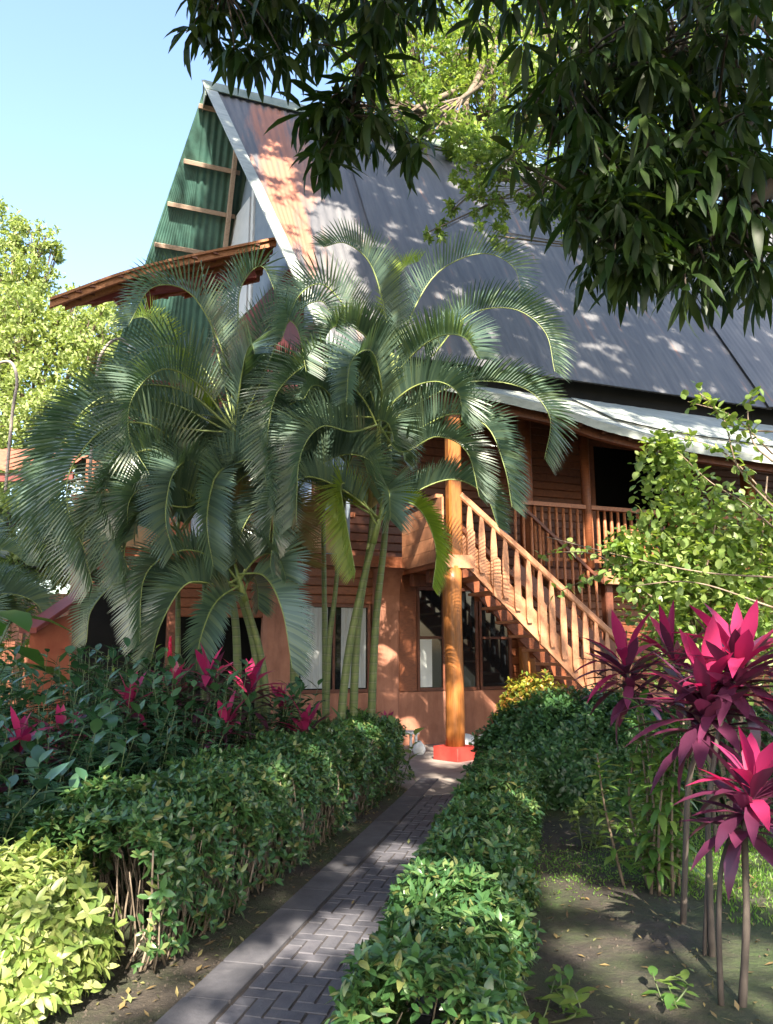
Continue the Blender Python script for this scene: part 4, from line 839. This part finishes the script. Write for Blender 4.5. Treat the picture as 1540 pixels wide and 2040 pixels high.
palm('short leaning areca palm with striped trunk and low spreading fronds', at(540, 1440, 8.7)[:2], [at(525, 1340, 8.7)], at(487, 1190, 8.6), [
    ([(440, 1120, 8.4), (365, 1096, 8.1), (290, 1145, 7.9), (278, 1280, 7.8)], dict(lmax=.42)), ([(440, 1165, 8.3), (372, 1163, 8.0), (322, 1240, 7.9), (300, 1320, 7.9)], dict(lmax=.40)),
    ([(527, 1148, 8.3), (562, 1215, 8.1), (582, 1330, 8.0)], dict(lmax=.44, roll=.9)), ([(380, 1160, 8.6), (250, 1155, 8.7), (185, 1210, 8.7), (172, 1280, 8.7)], dict(lmax=.36)), ([(430, 1200, 8.2), (400, 1270, 8.0), (390, 1340, 7.9)], dict(lmax=.42, roll=.8))], 4, lauto=1.2, shaft=.4)
# right clump
palm('tallest right areca palm with fronds arching over the roof slope', at(735, 1440, 9.3)[:2], [at(748, 1250, 9.3), at(768, 1050, 9.3)], at(780, 790, 9.2), [
    ([(770, 640, 9.1), (740, 530, 9.0), (690, 485, 8.9), (645, 492, 8.8)], dict(lmax=.50)), ([(810, 650, 9.2), (870, 545, 9.3), (960, 505, 9.3), (1025, 535, 9.3), (1040, 610, 9.2)], dict(lmax=.50)),
    ([(850, 720, 9.1), (930, 630, 9.0), (1020, 615, 8.9), (1085, 660, 8.8), (1105, 740, 8.7)], dict(lmax=.50)), ([(790, 610, 9.6), (800, 540, 9.7), (835, 520, 9.9)], dict(mat='palm_new', lmax=.42)),
    ([(720, 660, 8.8), (650, 570, 8.6), (595, 590, 8.4), (560, 680, 8.2)], dict(lmax=.5)), ([(768, 610, 9.1), (762, 545, 9.1)], dict(lmax=.05, dens=16))], 3, seedaz=3.9)
palm('right areca palm with a big frond reaching to the porch roof', at(700, 1440, 9.0)[:2], [at(712, 1250, 9.0), at(738, 1080, 9.0)], at(752, 900, 8.9), [
    ([(820, 810, 8.9), (930, 762, 8.9), (1040, 772, 8.8), (1095, 830, 8.7), (1085, 915, 8.7)], dict(lmax=.50)), ([(820, 860, 8.7), (900, 825, 8.5), (970, 850, 8.4), (1005, 930, 8.3), (1020, 1010, 8.3)], dict(lmax=.46)),
    ([(720, 790, 8.6), (640, 720, 8.3), (560, 770, 8.0), (535, 850, 7.9), (535, 930, 7.9)], dict(lmax=.5)), ([(700, 860, 8.4), (640, 850, 8.1), (598, 910, 7.9), (590, 1040, 7.8)], dict(lmax=.46)), ([(800, 900, 8.7), (870, 870, 8.5), (930, 900, 8.4), (955, 990, 8.4)], dict(lmax=.42)), ([(680, 830, 8.5), (610, 840, 8.2), (560, 900, 8.0), (560, 1010, 7.9)], dict(lmax=.44)), ([(760, 770, 8.4), (740, 700, 8.1), (700, 720, 7.8), (690, 800, 7.6)], dict(lmax=.46))], 3, seedaz=3.6, lauto=1.4)
palm('shorter right areca palm with yellowing fronds before the landing', at(668, 1435, 8.8)[:2], [at(690, 1330, 8.8), at(718, 1180, 8.8)], at(745, 1075, 8.75), [
    ([(820, 985, 8.7), (900, 955, 8.8), (965, 985, 8.8), (992, 1050, 8.8)], dict(lmax=.40)), ([(800, 1000, 8.6), (840, 1020, 8.5), (868, 1090, 8.5), (862, 1170, 8.5)], dict(lmax=.28, mat='palm_new')),
    ([(715, 985, 8.5), (680, 965, 8.3), (690, 1040, 8.1), (708, 1140, 8.1)], dict(lmax=.36, mat='palm_new', roll=-.6)), ([(690, 980, 8.4), (610, 950, 8.2), (550, 1000, 8.0), (535, 1090, 8.0)], dict(lmax=.42)), ([(640, 970, 8.6), (560, 960, 8.5), (490, 1040, 8.4), (470, 1120, 8.4)], dict(lmax=.4))], 2, seedaz=3.0, lauto=1.2, shaft=.45)
palm('slim areca palm stem left of the thick leaning trunk', at(648, 1430, 9.3)[:2], [at(655, 1300, 9.3), at(668, 1180, 9.3)], at(690, 960, 9.4), [([(650, 860, 9.3), (600, 800, 9.2), (545, 840, 9.1), (520, 930, 9.1)], dict(lmax=.46))], 6, r0=.038, seedaz=.2, lauto=1.5)
palm('slim dark areca palm stem standing behind the others', at(592, 1430, 9.5)[:2], [at(590, 1250, 9.5)], at(585, 1010, 9.5), [([(560, 900, 9.4), (520, 830, 9.3), (460, 860, 9.2), (440, 950, 9.1)], dict(lmax=.46)), ([(610, 880, 9.4), (650, 820, 9.3), (690, 850, 9.2)], dict(lmax=.42))], 6, r0=.038, seedaz=1.1, lauto=1.6)
for (lb, x, y, z, n, L) in (('areca palm stem deep in the left clump, its crown before the dark roof edge', -2.3, 9.6, 3.5, 7, 1.8), ('areca palm at the left side of the clump with fronds sweeping down to the left', -2.5, 9.2, 2.6, 6, 1.5), ('young areca palm between the two clumps filling the gap', -1.2, 9.5, 3.2, 9, 1.7), ('areca palm hidden at the back of the right clump', -.85, 9.9, 4.0, 8, 1.6)):
    palm(lb, (x + .1, y), [(x + .06, y, z * .5)], (x, y, z), [], n, r0=.042, seedaz=x, lauto=L, elr=(.45, 1.2))
palm('far left areca palm whose fronds spread at the edge of the photo', (-6.0, 10.2), [(-6.0, 10.2, .8)], (-5.9, 10.2, 1.5), [], 11, lauto=1.7, seedaz=.3, group='areca palms at the left edge', elr=(.7, 1.3))
palm('pale sunlit palm behind, in front of the tiled roof', (-8.2, 14.0), [(-8.2, 14, 1.4)], (-8.1, 14.0, 2.6), [], 12, lauto=2.4, seedaz=1.3, group='areca palms at the left edge', elr=(.8, 1.35))

leafy('leafy_shrub', 'dense green bush below the tiled roof at the left edge', (-5.6, 11.4), 1.0, 2.2, 30, 26, .2, M['vine'], wr=.3)
palm('sunlit areca palm left of the orange parapet', (-7.2, 12.0), [(-7.2, 12, 1.0)], (-7.1, 12.0, 1.7), [], 11, lauto=2.2, seedaz=2.3, group='areca palms at the left edge', elr=(.7, 1.35))
# broad-leaved plants at the left edge
def broad(label, c, n, L, W, zt, grp=None):
    b = thing('broad_leaf_plant', label, 'plant', (c[0], c[1], 0), grp); gs = Geo(); g = Geo()
    for k in range(n):
        a = k * 2.4 + c[0]; h = zt * random.uniform(.6, 1.0); tp = np.array([c[0] + math.cos(a) * .35, c[1] + math.sin(a) * .35, h]); gs.tube(spline([np.array([c[0], c[1], -.02]), np.array([c[0] + math.cos(a) * .12, c[1] + math.sin(a) * .12, h * .6]), tp], 8), np.linspace(.016, .008, 8), 6)
        g = Geo(); leaves(g, tp[None], np.array([[math.cos(a), math.sin(a), .15]]), ZUP[None], L * random.uniform(.8, 1.1), W, .45, .15, LEAF_FULL); g.build('leaf', M['big_leaf'], b, True)
    gs.build('stem', M['green_stem'], b, True); return b
broad('broad-leaved plant with huge drooping leaves at the left edge', (-3.9, 7.3), 11, .75, .34, 1.95)
broad('low broad-leaved plant under the orange parapet', (-4.3, 8.6), 9, .55, .2, 1.4)
leafy('leafy_shrub', 'pale green bush left of the far palms by the tiled building', (-6.6, 13.4), 1.1, 2.6, 26, 26, .22, M['vine'], wr=.3)
leafy('leafy_shrub', 'sunlit ferny shrub below the low fronds of the left palms', (-3.4, 10.6), .6, 1.5, 12, 20, .16, M['vine'], wr=.2)

# ------------------------------------------------------------------ left: parapet, tiled outbuilding, lamps
OB = thing('tiled_building', 'low building with a red clay tile roof beyond the palms at the left', 'building', (-12, 19, 0))
e0 = at(-60, 905, 17.0); e1 = at(112, 872, 17.0); zt_ = (e0[2] + e1[2]) / 2
def tile_roof():
    g = Geo(); a = np.array([-20, 17.0, 5.35]); b = np.array([-7.4, 17.6, 5.75]); n = 120; G = np.zeros((n, 8, 3))
    for i in range(n):
        for j in range(8):
            f = i / (n - 1); p = a + (b - a) * f + np.array([-.1, 1.0, .42]) * j * .42; p[2] += .05 * abs(math.sin(i * math.pi / 3)) - .03 * (j % 2); G[i, j] = p
    g.grid(G); g.grid((G - ZUP * .06)[::-1]); g.grid(np.stack([G[:, 0], G[:, 0] - ZUP * .10], 1)); g.build('roof', M['clay'], OB, False)
    g = Geo(); d = b - a; g.box((a + b) / 2 + np.array([0, .2, -.2]), d / 2, np.array([0, .05, 0]), ZUP * .10); g.build('fascia', M['red_beam'], OB)
M['clay'] = plain('clay tile', (.22, .07, .042), (.34, .13, .08), 7, .8, .3, 30)
tile_roof()
g = Geo(); g.box((-13.8, 22.5, 1.5), (6, 0, 0), (0, .1, 0), (0, 0, 1.6)); g.build('wall', M['wood_dark'], OB)
for x in (-16, -12, -8.2):
    g = Geo(); g.cbox((x, 17.5, 2.6), (.08, 0, 0), (0, .08, 0), (0, 0, 2.6)); g.build('post', M['wood_dark'], OB)
PW = thing('garden_wall', 'orange red sloping parapet wall half hidden by broad leaves at the left', 'wall', at(110, 1300, 9.9) * np.array([1, 1, 0]))
g = Geo(); q = [at(45, 1345, 9.8), at(145, 1345, 10.4), at(145, 1222, 10.4), at(62, 1250, 9.8)]; q[0][2] = 0; q[1][2] = 0; g.prism(q, np.array([-.1, .25, 0])); g.build('panel', plain('orange paint', (.40, .10, .055), (.50, .15, .08), 4, .7, .1), PW)
g = Geo(); a, b = at(55, 1256, 9.75), at(182, 1168, 10.6); d = b - a; g.cbox((a + b) / 2, norm(np.cross(d, ZUP)) * .16, ZUP * .035, d / 2); g.build('coping', M['red_beam'], PW)
def lamp(label, pts, Y):
    p0 = at(*pts[0], Y); l_ = thing('street_lamp', label, 'lamp', (p0[0], p0[1], 0), 'gooseneck lamps'); C = spline([np.array([p0[0], p0[1], -.05]), np.array([p0[0], p0[1], p0[2] * .6])] + [at(*q, Y) for q in pts], 24); g = Geo(); g.tube(C, .03, 8); g.build('pole', M['apron'], l_, True)
    e = C[-1]; g = Geo(); g.tube([e + ZUP * .03, e - ZUP * .02, e - ZUP * .10], [.04, .07, .09], 12); g.build('lamp_shade', M['white_paint'], l_, True)
lamp('pale gooseneck lamp pole before the trees at the left edge', [(24, 830), (34, 760), (22, 722), (-8, 724)], 14.0)
lamp('pale curved pole standing for a palm midrib beside the dark left roof slope', [(192, 760), (205, 700), (235, 675), (262, 690)], 14.0)  # arching palm midrib built as a second pole
# little white things at the foot of the wall
b_ = thing('white_stool', 'small white stool by the salmon wall left of the post', 'stool', HP(-.35, .95, .02)); c = HP(-.35, .95, 0)
g = Geo(); g.cbox(c + ZUP * .30, U * .16, Vv * .14, ZUP * .018); g.build('seat', M['white_paint'], b_)
for a in (-1, 1):
    for d in (-1, 1):
        g = Geo(); g.cbox(c + U * .12 * a + Vv * .10 * d + ZUP * .15, U * .018, Vv * .018, ZUP * .131, bev=.004); g.build('leg', M['white_paint'], b_)
def stone(label, c, r):
    g = Geo(); n, m_ = 10, 14
    G = np.array([[np.array(c) + np.array([math.cos(b) * math.sin(a) * r[0], math.sin(b) * math.sin(a) * r[1], math.cos(a) * r[2]]) * (1 + .08 * math.sin(3 * a + 2 * b + c[0] * 5)) for b in np.linspace(0, 2 * math.pi, m_)] for a in np.linspace(0, math.pi, n)])
    g.grid(G); o = tag(g.build('painted_stone', M['white_paint'], None, True), label, 'stone', 'white painted stones')
p = HP(.55, .75, .12); stone('white painted stone just right of the red plinth', p, (.17, .12, .14)); p = HP(.95, .95, .1); stone('smaller white painted stone by the corner of the right hedge', p, (.14, .11, .12))
p = HP(-.28, .62, .1); stone('white painted stone beside the white stool', p, (.09, .08, .11))

# ------------------------------------------------------------------ trees
def tree(label, base, h, blobs, n, L, mat, limbs=9, r0=.25, name='tree', group=None, bark='bark', shape=.5, trunk_top=None, br=.4):
    t = thing(name, label, 'tree', (base[0], base[1], 0), group); g = Geo(); b0 = np.array([base[0], base[1], -.1]); tp = np.array(trunk_top) if trunk_top is not None else b0 + np.array([0, 0, h])
    C = spline([b0, (b0 + tp) / 2 + RNG.normal(0, .15, 3) * np.array([1, 1, 0]), tp], 14); g.tube(C, np.linspace(r0, r0 * .45, 14), 9); g.build('trunk', M[bark], t, True)
    gb = Geo(); gl = Geo(); P = []
    for (c, r) in blobs:
        c = np.array(c); s = C[random.randint(8, 13)]; K = spline([s, (s + c) / 2 + RNG.normal(0, .2, 3), c], 10); gb.tube(K, np.linspace(r0 * br, .012, 10), 6)
        m = int(n * r ** 2); k = max(4, int(m / 26)); cc = c + rdir(k) * (RNG.random((k, 1)) ** shape) * r * np.array([1, 1, .8])
        for q in cc[:: max(1, len(cc) // 14)]: gb.tube(np.array([c * .3 + K[5] * .7, (c + q) / 2, q]), np.array([.03, .018, .008]) * br / .4, 4, False)
        P.append((np.repeat(cc, 26, 0) + RNG.normal(0, r * .085, (k * 26, 3))))
    P = np.concatenate(P); m = len(P); leaves(gl, P, norm(rdir(m) + np.array([0, 0, -.15])), norm(rdir(m) * .7 + ZUP), L * RNG.uniform(.6, 1.3, m), L * .55, .2, .2, LEAF_MED)
    gb.build('branch', M[bark], t, True); gl.build('crown', mat, t, True); return t
def B(px, py, Y, r): return (at(px, py, Y), r)
tree('tall airy tree rising highest at the left edge', (-16, 31), 6, [B(30, 480, 30, 1.3), B(80, 480, 30, 1.0), B(15, 540, 30, 1.6), B(70, 560, 30, 1.4), B(-20, 440, 30, 1.2), B(110, 500, 30, .55), B(-30, 600, 30, 1.8), B(45, 620, 30, 1.4)], 620, .20, M['tree_far'], group='trees at the left', r0=.3, trunk_top=at(20, 640, 31))
tree('broad yellow green tree behind the gooseneck lamps', (-13, 27), 4, [B(60, 700, 26, 1.7), B(140, 690, 26, 1.6), B(0, 760, 26, 1.9), B(190, 650, 26, 1.2), B(100, 790, 25, 1.9), B(190, 760, 26, 1.6), B(10, 680, 26, 1.5), B(30, 850, 25, 1.8), B(150, 860, 25, 1.8), B(110, 640, 26, 1.2), B(60, 620, 26, 1.3), B(150, 620, 27, 1.0), B(210, 700, 25, 1.3), B(0, 620, 26, 1.3)], 560, .19, M['tree_far'], group='trees at the left', r0=.3, trunk_top=at(90, 800, 27))
tree('bright tree tucked between the awning and the left roof slope', (-9, 30), 5, [B(230, 640, 29, 1.3), B(280, 660, 29, 1.5), B(190, 620, 29, 1.2), B(250, 740, 29, 1.8), B(330, 720, 29, 2.0), B(170, 720, 29, 1.6)], 520, .20, M['tree_far'], group='trees at the left', r0=.3, trunk_top=at(240, 760, 30))
tree('low leafy tree beyond the tiled roof', (-18, 30), 3, [B(-60, 700, 28, 2.4), B(-120, 800, 28, 2.6), B(0, 930, 28, 2.2), B(120, 950, 28, 2.2), B(-100, 950, 28, 2.5), B(220, 900, 30, 2.4)], 380, .22, M['tree_far'], group='trees at the left', r0=.3, trunk_top=at(-40, 900, 29))
tree('tall feathery tree standing behind the roof ridge', (3.2, 25), 14, [B(720, 60, 22, 2.0), B(800, 40, 22, 2.2), B(900, 60, 22, 2.3), B(1000, 60, 22, 2.4), B(780, 150, 22, 1.9), B(880, 170, 22, 2.0), B(960, 180, 22, 2.0), B(1060, 160, 22, 2.2), B(830, 240, 22, 1.5), B(900, 270, 21, 1.3), B(980, 290, 20, 1.4), B(700, 0, 23, 2.2), B(1120, 60, 23, 2.5), B(1200, 200, 23, 2.6), B(1080, 280, 22, 1.6), B(1300, 100, 23, 2.8), B(1430, 60, 23, 2.8), B(620, -30, 24, 1.4), B(690, 215, 16.5, .7), B(760, 240, 16.5, .8), B(830, 275, 16.8, .8), B(890, 300, 17, .75), B(730, 180, 17.5, .9), B(800, 200, 17.5, 1.0), B(870, 230, 17.5, 1.0), B(950, 300, 17, .8)], 300, .19, M['tree_roof'], r0=.4, trunk_top=at(980, 60, 24.5), shape=.6)
tree('overhanging tree branch with sunlit leaves in front of the roof slope', (12.5, 13.0), 8, [B(940, 330, 12.5, .55), B(985, 360, 12.3, .55), B(950, 400, 12.2, .48), B(1000, 310, 12.6, .6), B(900, 420, 12.1, .30), B(855, 462, 12.0, .28), B(1050, 420, 12.2, .5), B(990, 470, 12.0, .35), B(1010, 250, 13, .7), B(1080, 340, 12.6, .7), B(1150, 400, 12.5, .8)], 1500, .105, M['tree_roof'], r0=.25, trunk_top=at(1330, 60, 13.4), shape=.5, br=.07)

tree('bushy green tree in front of the tiled building at the left edge', (-7.6, 14.5), 2.5, [B(20, 1010, 14, .8), B(70, 1080, 14, .75), B(-30, 1080, 14, .9), B(110, 1030, 14.5, .7), B(10, 1150, 13.5, .8), B(120, 1130, 14, .7), B(-40, 1200, 13.5, .8), B(60, 1000, 14.2, .6), B(95, 1100, 14, .7), B(30, 1120, 13.8, .9)], 1000, .15, M['tree_far'], r0=.12, trunk_top=at(30, 1120, 14.5))
# mango tree: leaf whorls on hanging twigs; an unseen canopy is added over and behind the viewer
def sunmap(P): P = np.asarray(P); z = np.cross(SDIR, np.array([1.0, 0, 0])); z = norm(z); z = z * np.sign(z[2]); x = np.cross(z, SDIR); x = x * np.sign(x[0]); return P @ x, P @ z
LIT = []
def lit(px, py, Y, r, keep=.04): a, b = sunmap(at(px, py, Y)); LIT.append((a, b, r, keep))
for q in ((60, 1800, 3.7, .30), (150, 1850, 3.7, .32), (50, 1930, 3.6, .3), (180, 1960, 3.6, .22)): lit(*q)
for q in ((905, 950, 11.2, .35), (905, 1050, 11.2, .3), (830, 1040, 11.1, .42), (900, 1060, 11.2, .3), (770, 1180, 12.6, .28), (810, 1230, 12.6, .25), (905, 1180, 11.2, .26), (905, 1300, 11.2, .22), (860, 1300, 12.8, .3), (850, 1430, 12.8, .3), (960, 1080, 11.4, .35), (1020, 1150, 11.6, .38), (1080, 1220, 11.8, .38), (1140, 1290, 12, .38), (1190, 1330, 12.1, .35), (640, 1140, 12.2, .22), (630, 1300, 12.2, .2), (905, 1420, 11.2, .2), (890, 1510, 11.0, .22)): lit(*q, keep=.02)
for q in ((1230, 1070, 13, .5), (1290, 1080, 13.2, .5), (1490, 1070, 14, .3), (1330, 930, 7, .45), (1350, 1030, 7, .6), (1420, 1080, 7.1, .6), (1500, 1110, 7.1, .6), (1400, 1180, 7, .5), (1500, 860, 6.6, .5), (1280, 1120, 7, .4), (1500, 1180, 7, .5)): lit(*q, keep=.02)
for q in ((1150, 800, 12.6, .7), (1250, 840, 12.8, .6), (1350, 860, 13, .6), (1450, 880, 13.4, .6), (1080, 780, 12.4, .5), (1500, 890, 13.6, .6)): lit(*q, keep=.08)
def litp(q, r, keep): a, b = sunmap(q); LIT.append((a, b, r, keep))
for (x, y, r) in ((560, 400, .55), (600, 430, .6), (580, 480, .6), (620, 500, .7), (650, 560, .7), (600, 560, .6), (640, 620, .8), (690, 470, .35), (540, 330, .35), (660, 420, .4)): litp(onplane(x, y, AP, NR), r, .02)
for k in range(130):
    x, y = random.uniform(480, 1450), random.uniform(200, 760); litp(onplane(x, y, AP, NR), random.uniform(-.12, .08), .04)
for k in range(420):
    x, y = random.uniform(560, 1540), random.uniform(330, 790); litp(onplane(x, y, AP, NR), random.uniform(-.13, .0), .04)
for (x, y, r) in ((395, 270, .25), (375, 330, .3), (345, 400, .35), (330, 460, .3), (315, 510, .35)): litp(onplane(x, y, AP, NL), r, .05)
lit(120, 590, 14, 1.2, .05)
for k in range(9): litp(HP(-.18, .2 + (k % 3) * .6, 2.95 + (k // 3) * .35), .14, .02)
for z in (1.2, 1.6, 2.0, 2.4): litp(HP(-.42, 1.5, z), .14, .02)
for q in ((940, 540, 9.3, .35), (1000, 540, 9.3, .3), (1010, 640, 8.9, .35), (1060, 680, 8.9, .25), (700, 510, 8.9, .35), (800, 560, 9.6, .3), (500, 560, 9, .2), (290, 640, 9.3, .35)): lit(*q, keep=.25)
for q in ((1040, 1375, 10.2, .32), (1150, 1385, 9.9, .3), (1310, 1490, 5.3, .06), (1168, 1640, 6.2, .04), (1210, 1720, 6, .02), (1490, 1740, 5.6, .28), (215, 1610, 5.0, .05), (1415, 1290, 4.7, .14), (1490, 1230, 4.7, .12), (1490, 1510, 3.8, .08), (900, 1900, 4, .16), (930, 1600, 7.5, .0), (720, 1500, 8.5, .06), (560, 1620, 6, .0), (480, 1380, 7.9, .1), (220, 1620, 5, .12), (870, 1560, 9.5, .2), (700, 1850, 4.7, .12), (1510, 1900, 4.3, .06), (1500, 1700, 6, .1), (1520, 1780, 5.2, .1), (1180, 1880, 4.4, .10), (1260, 1960, 4, .08), (1120, 1760, 5.4, .10), (1280, 1800, 5, .1), (1500, 1950, 3.9, .05), (420, 1960, 3.9, .12), (600, 1880, 4.4, .08), (800, 1700, 6.2, .12), (1000, 1640, 6.5, .12), (1050, 1480, 9, .05), (640, 1560, 6.8, .0), (1200, 1450, 8.6, .05)): lit(*q, keep=.03)
for k in range(24):
    a = gnd(random.uniform(1010, 1540), random.uniform(1680, 2040)); litp(a, random.uniform(-.14, -.04), .02)
for k in range(15):
    a = PA + PD * random.uniform(-.2, 5.6) + PN * random.uniform(-.3, 1.0); litp(a, random.uniform(-.12, .0), .02)
for k in range(120):
    a = at(random.uniform(60, 1000), random.uniform(480, 1150), 8.8); litp(a, random.uniform(-.12, .05), .03)
def whorl_dirs(n, k, down):
    ph = RNG.uniform(0, 6.28, (n, 1)) + np.arange(k)[None] * 2.39996; el = RNG.normal(-.25 - down, .42, (n, k)); return np.stack([np.cos(ph) * np.cos(el), np.sin(ph) * np.cos(el), np.sin(el)], -1)
def mango():
    t = thing('mango_tree', 'large dark mango tree whose leafy branches hang into the top of the view', 'tree', (6.2, .5, 0))
    g = Geo(); C = spline([(6.2, .5, -.1), (6.1, .4, 2.5), (5.8, .2, 5.0), (5.0, -.6, 8.0), (4.6, -1.5, 12)], 24); g.tube(C, np.linspace(.42, .16, 24), 12); g.build('trunk', M['darkbark'], t, True)
    gb = Geo(); W = []
    regions = [  # px polygon boxes with depth ranges: hanging sprays seen against sky and roof
        (350, 470, -40, 60, 3.9, 4.5, 8), (400, 540, -30, 100, 4.0, 4.6, 12), (470, 590, -30, 130, 4.0, 4.8, 14), (540, 680, -30, 90, 4.1, 4.9, 13), (620, 700, 180, 300, 4.3, 4.8, 8), (650, 790, 180, 250, 4.3, 4.8, 12), (640, 800, 240, 310, 4.3, 4.8, 9), (690, 880, -40, 40, 4.1, 4.9, 14), (700, 770, 60, 160, 4.2, 4.7, 5), (860, 1060, -40, 20, 3.9, 4.8, 14),
        (1090, 1220, -40, 120, 2.8, 3.6, 26), (1200, 1560, -40, 130, 2.7, 3.8, 62), (1080, 1200, 110, 260, 2.8, 3.6, 20), (1190, 1560, 120, 300, 2.7, 3.8, 74), (1100, 1240, 260, 420, 2.8, 3.4, 22), (1230, 1560, 290, 470, 2.7, 3.6, 70), (1150, 1300, 400, 500, 2.8, 3.4, 16), (1250, 1560, 440, 540, 2.8, 3.6, 34), (1180, 1330, 470, 560, 2.8, 3.2, 10), (1400, 1560, 500, 560, 2.8, 3.4, 8)]
    ends = []
    for (x0, x1, y0, y1, Y0, Y1, n) in regions:
        for k in range(int(n * (.95 if y1 > 150 else .75) * (1.2 if x0 < 860 else 1))): ends.append(at(random.uniform(x0, x1) + random.gauss(0, 26), random.uniform(y0, y1) + random.gauss(-8, 26), random.uniform(Y0, Y1)))
    W = np.array(ends)
    # boughs that carry them
    boughs = [[C[14], np.array([2.6, 2.6, 6.3]), at(1560, 120, 3.3), at(1380, 330, 3.2), at(1230, 480, 3.1)], [C[14], np.array([2.8, 2.8, 6.4]), at(1520, 20, 3.5), at(1300, 120, 3.4), at(1120, 180, 3.3)], [C[16], np.array([1.8, 3.4, 7.4]), at(1100, -60, 4.6), at(800, -20, 4.5), at(720, 130, 4.5), at(700, 230, 4.5)], [C[16], np.array([1.5, 3.4, 7.6]), at(900, -80, 4.5), at(600, -60, 4.3), at(450, -10, 4.2)], [C[12], np.array([3.2, 2.4, 5.2]), at(1600, 300, 3.0), at(1480, 420, 3.0), at(1360, 520, 3.0)]]
    BP = []
    for bpts in boughs:
        K = spline(bpts, 26); gb.tube(K, np.linspace(.065, .012, 26), 7); BP.append(K[8:])
    BP = np.concatenate(BP)
    for e in W:
        j = np.argmin(np.linalg.norm(BP - e - ZUP * .15, axis=1)); gb.tube(spline([BP[j], (BP[j] + e) / 2 + ZUP * .06, e], 6), [.009, .008, .007, .006, .005, .004], 5, False)
    gl = Geo(); k = 11; n = len(W); D = whorl_dirs(n, k, .45); P = np.repeat(W, k, 0) + D.reshape(-1, 3) * .02 + ZUP * RNG.uniform(-.02, .05, (n * k, 1)); m = n * k; L = RNG.uniform(.11, .21, m) * np.where(np.repeat(W[:, 1], k) > 3.75, 1.38, 1.0)
    Uv = norm(np.tile(ZUP, (m, 1)) + RNG.normal(0, .25, (m, 3))); leaves(gl, P, D.reshape(-1, 3), Uv, L, L * RNG.uniform(.17, .23, m), rnd(m, .15, .6), .22, LEAF_FULL)
    # unseen crown added to shade the garden, its gaps shaped for the sunlit spots
    lo_a, hi_a, lo_b, hi_b = -6.5, 11.0, 2.0, 21.5; xs, zs = None, None
    z = norm(np.cross(SDIR, np.array([1.0, 0, 0]))); z = z * np.sign(z[2]); x = np.cross(z, SDIR); x = x * np.sign(x[0])
    n = 95000; a = RNG.uniform(lo_a, hi_a, n); b = RNG.uniform(lo_b, hi_b, n)
    p_keep = np.ones(n)
    for (la, lb, r, kp) in LIT:
        d = np.hypot(a - la, b - lb); p_keep = np.where(d < r + .17, np.minimum(p_keep, kp), p_keep)
    # patches of thinner foliage
    th = .5 + .5 * np.sin(a * 2.3 + 1.2 * np.sin(b * 1.7)) * np.sin(b * 2.1 + 1.4 * np.sin(a * 1.3)); p_keep *= np.where(b > 11.2, np.clip(.46 + .7 * th, 0, 1), np.clip(.86 + .5 * th, 0, 1))
    kp = RNG.random(n) < p_keep; a, b = a[kp], b[kp]; n = len(a)
    # height of the crown above each line of sunlight
    zc = np.clip(6.2 + (b - 3) * .75, 7.0, 19.5) + RNG.uniform(-.6, 1.6, n)
    base = a[:, None] * x + b[:, None] * z; tpar = (zc - base[:, 2]) / SDIR[2]; Wc = base + tpar[:, None] * SDIR
    # nothing of this crown may hang into the picture
    r_ = Wc - CAM; fw = r_[:, 1] * math.cos(PITCH) + r_[:, 2] * math.sin(PITCH); up_ = -r_[:, 1] * math.sin(PITCH) + r_[:, 2] * math.cos(PITCH); vis = (fw > 0) & (up_ / np.maximum(fw, .01) < .74) & (np.abs(r_[:, 0]) / np.maximum(fw, .01) < .58)
    Wc = Wc[~vis]; n = len(Wc); k = 9; D = whorl_dirs(n, k, .1).reshape(-1, 3); P = np.repeat(Wc, k, 0); m = len(P); L = RNG.uniform(.14, .25, m)
    diamonds(gl, P, D, norm(np.tile(ZUP, (m, 1)) + RNG.normal(0, .3, (m, 3))), L, L * .30)
    for q in Wc[::1100]:
        j = C[min(23, 12 + random.randint(0, 11))]; gb.tube(spline([j, (j + q) / 2 + RNG.normal(0, .4, 3), q], 7), np.linspace(.03, .006, 7), 5, False)
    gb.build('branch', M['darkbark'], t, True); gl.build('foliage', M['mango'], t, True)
mango()
for o in bpy.data.objects:
    if '_b' in o: del o['_b']
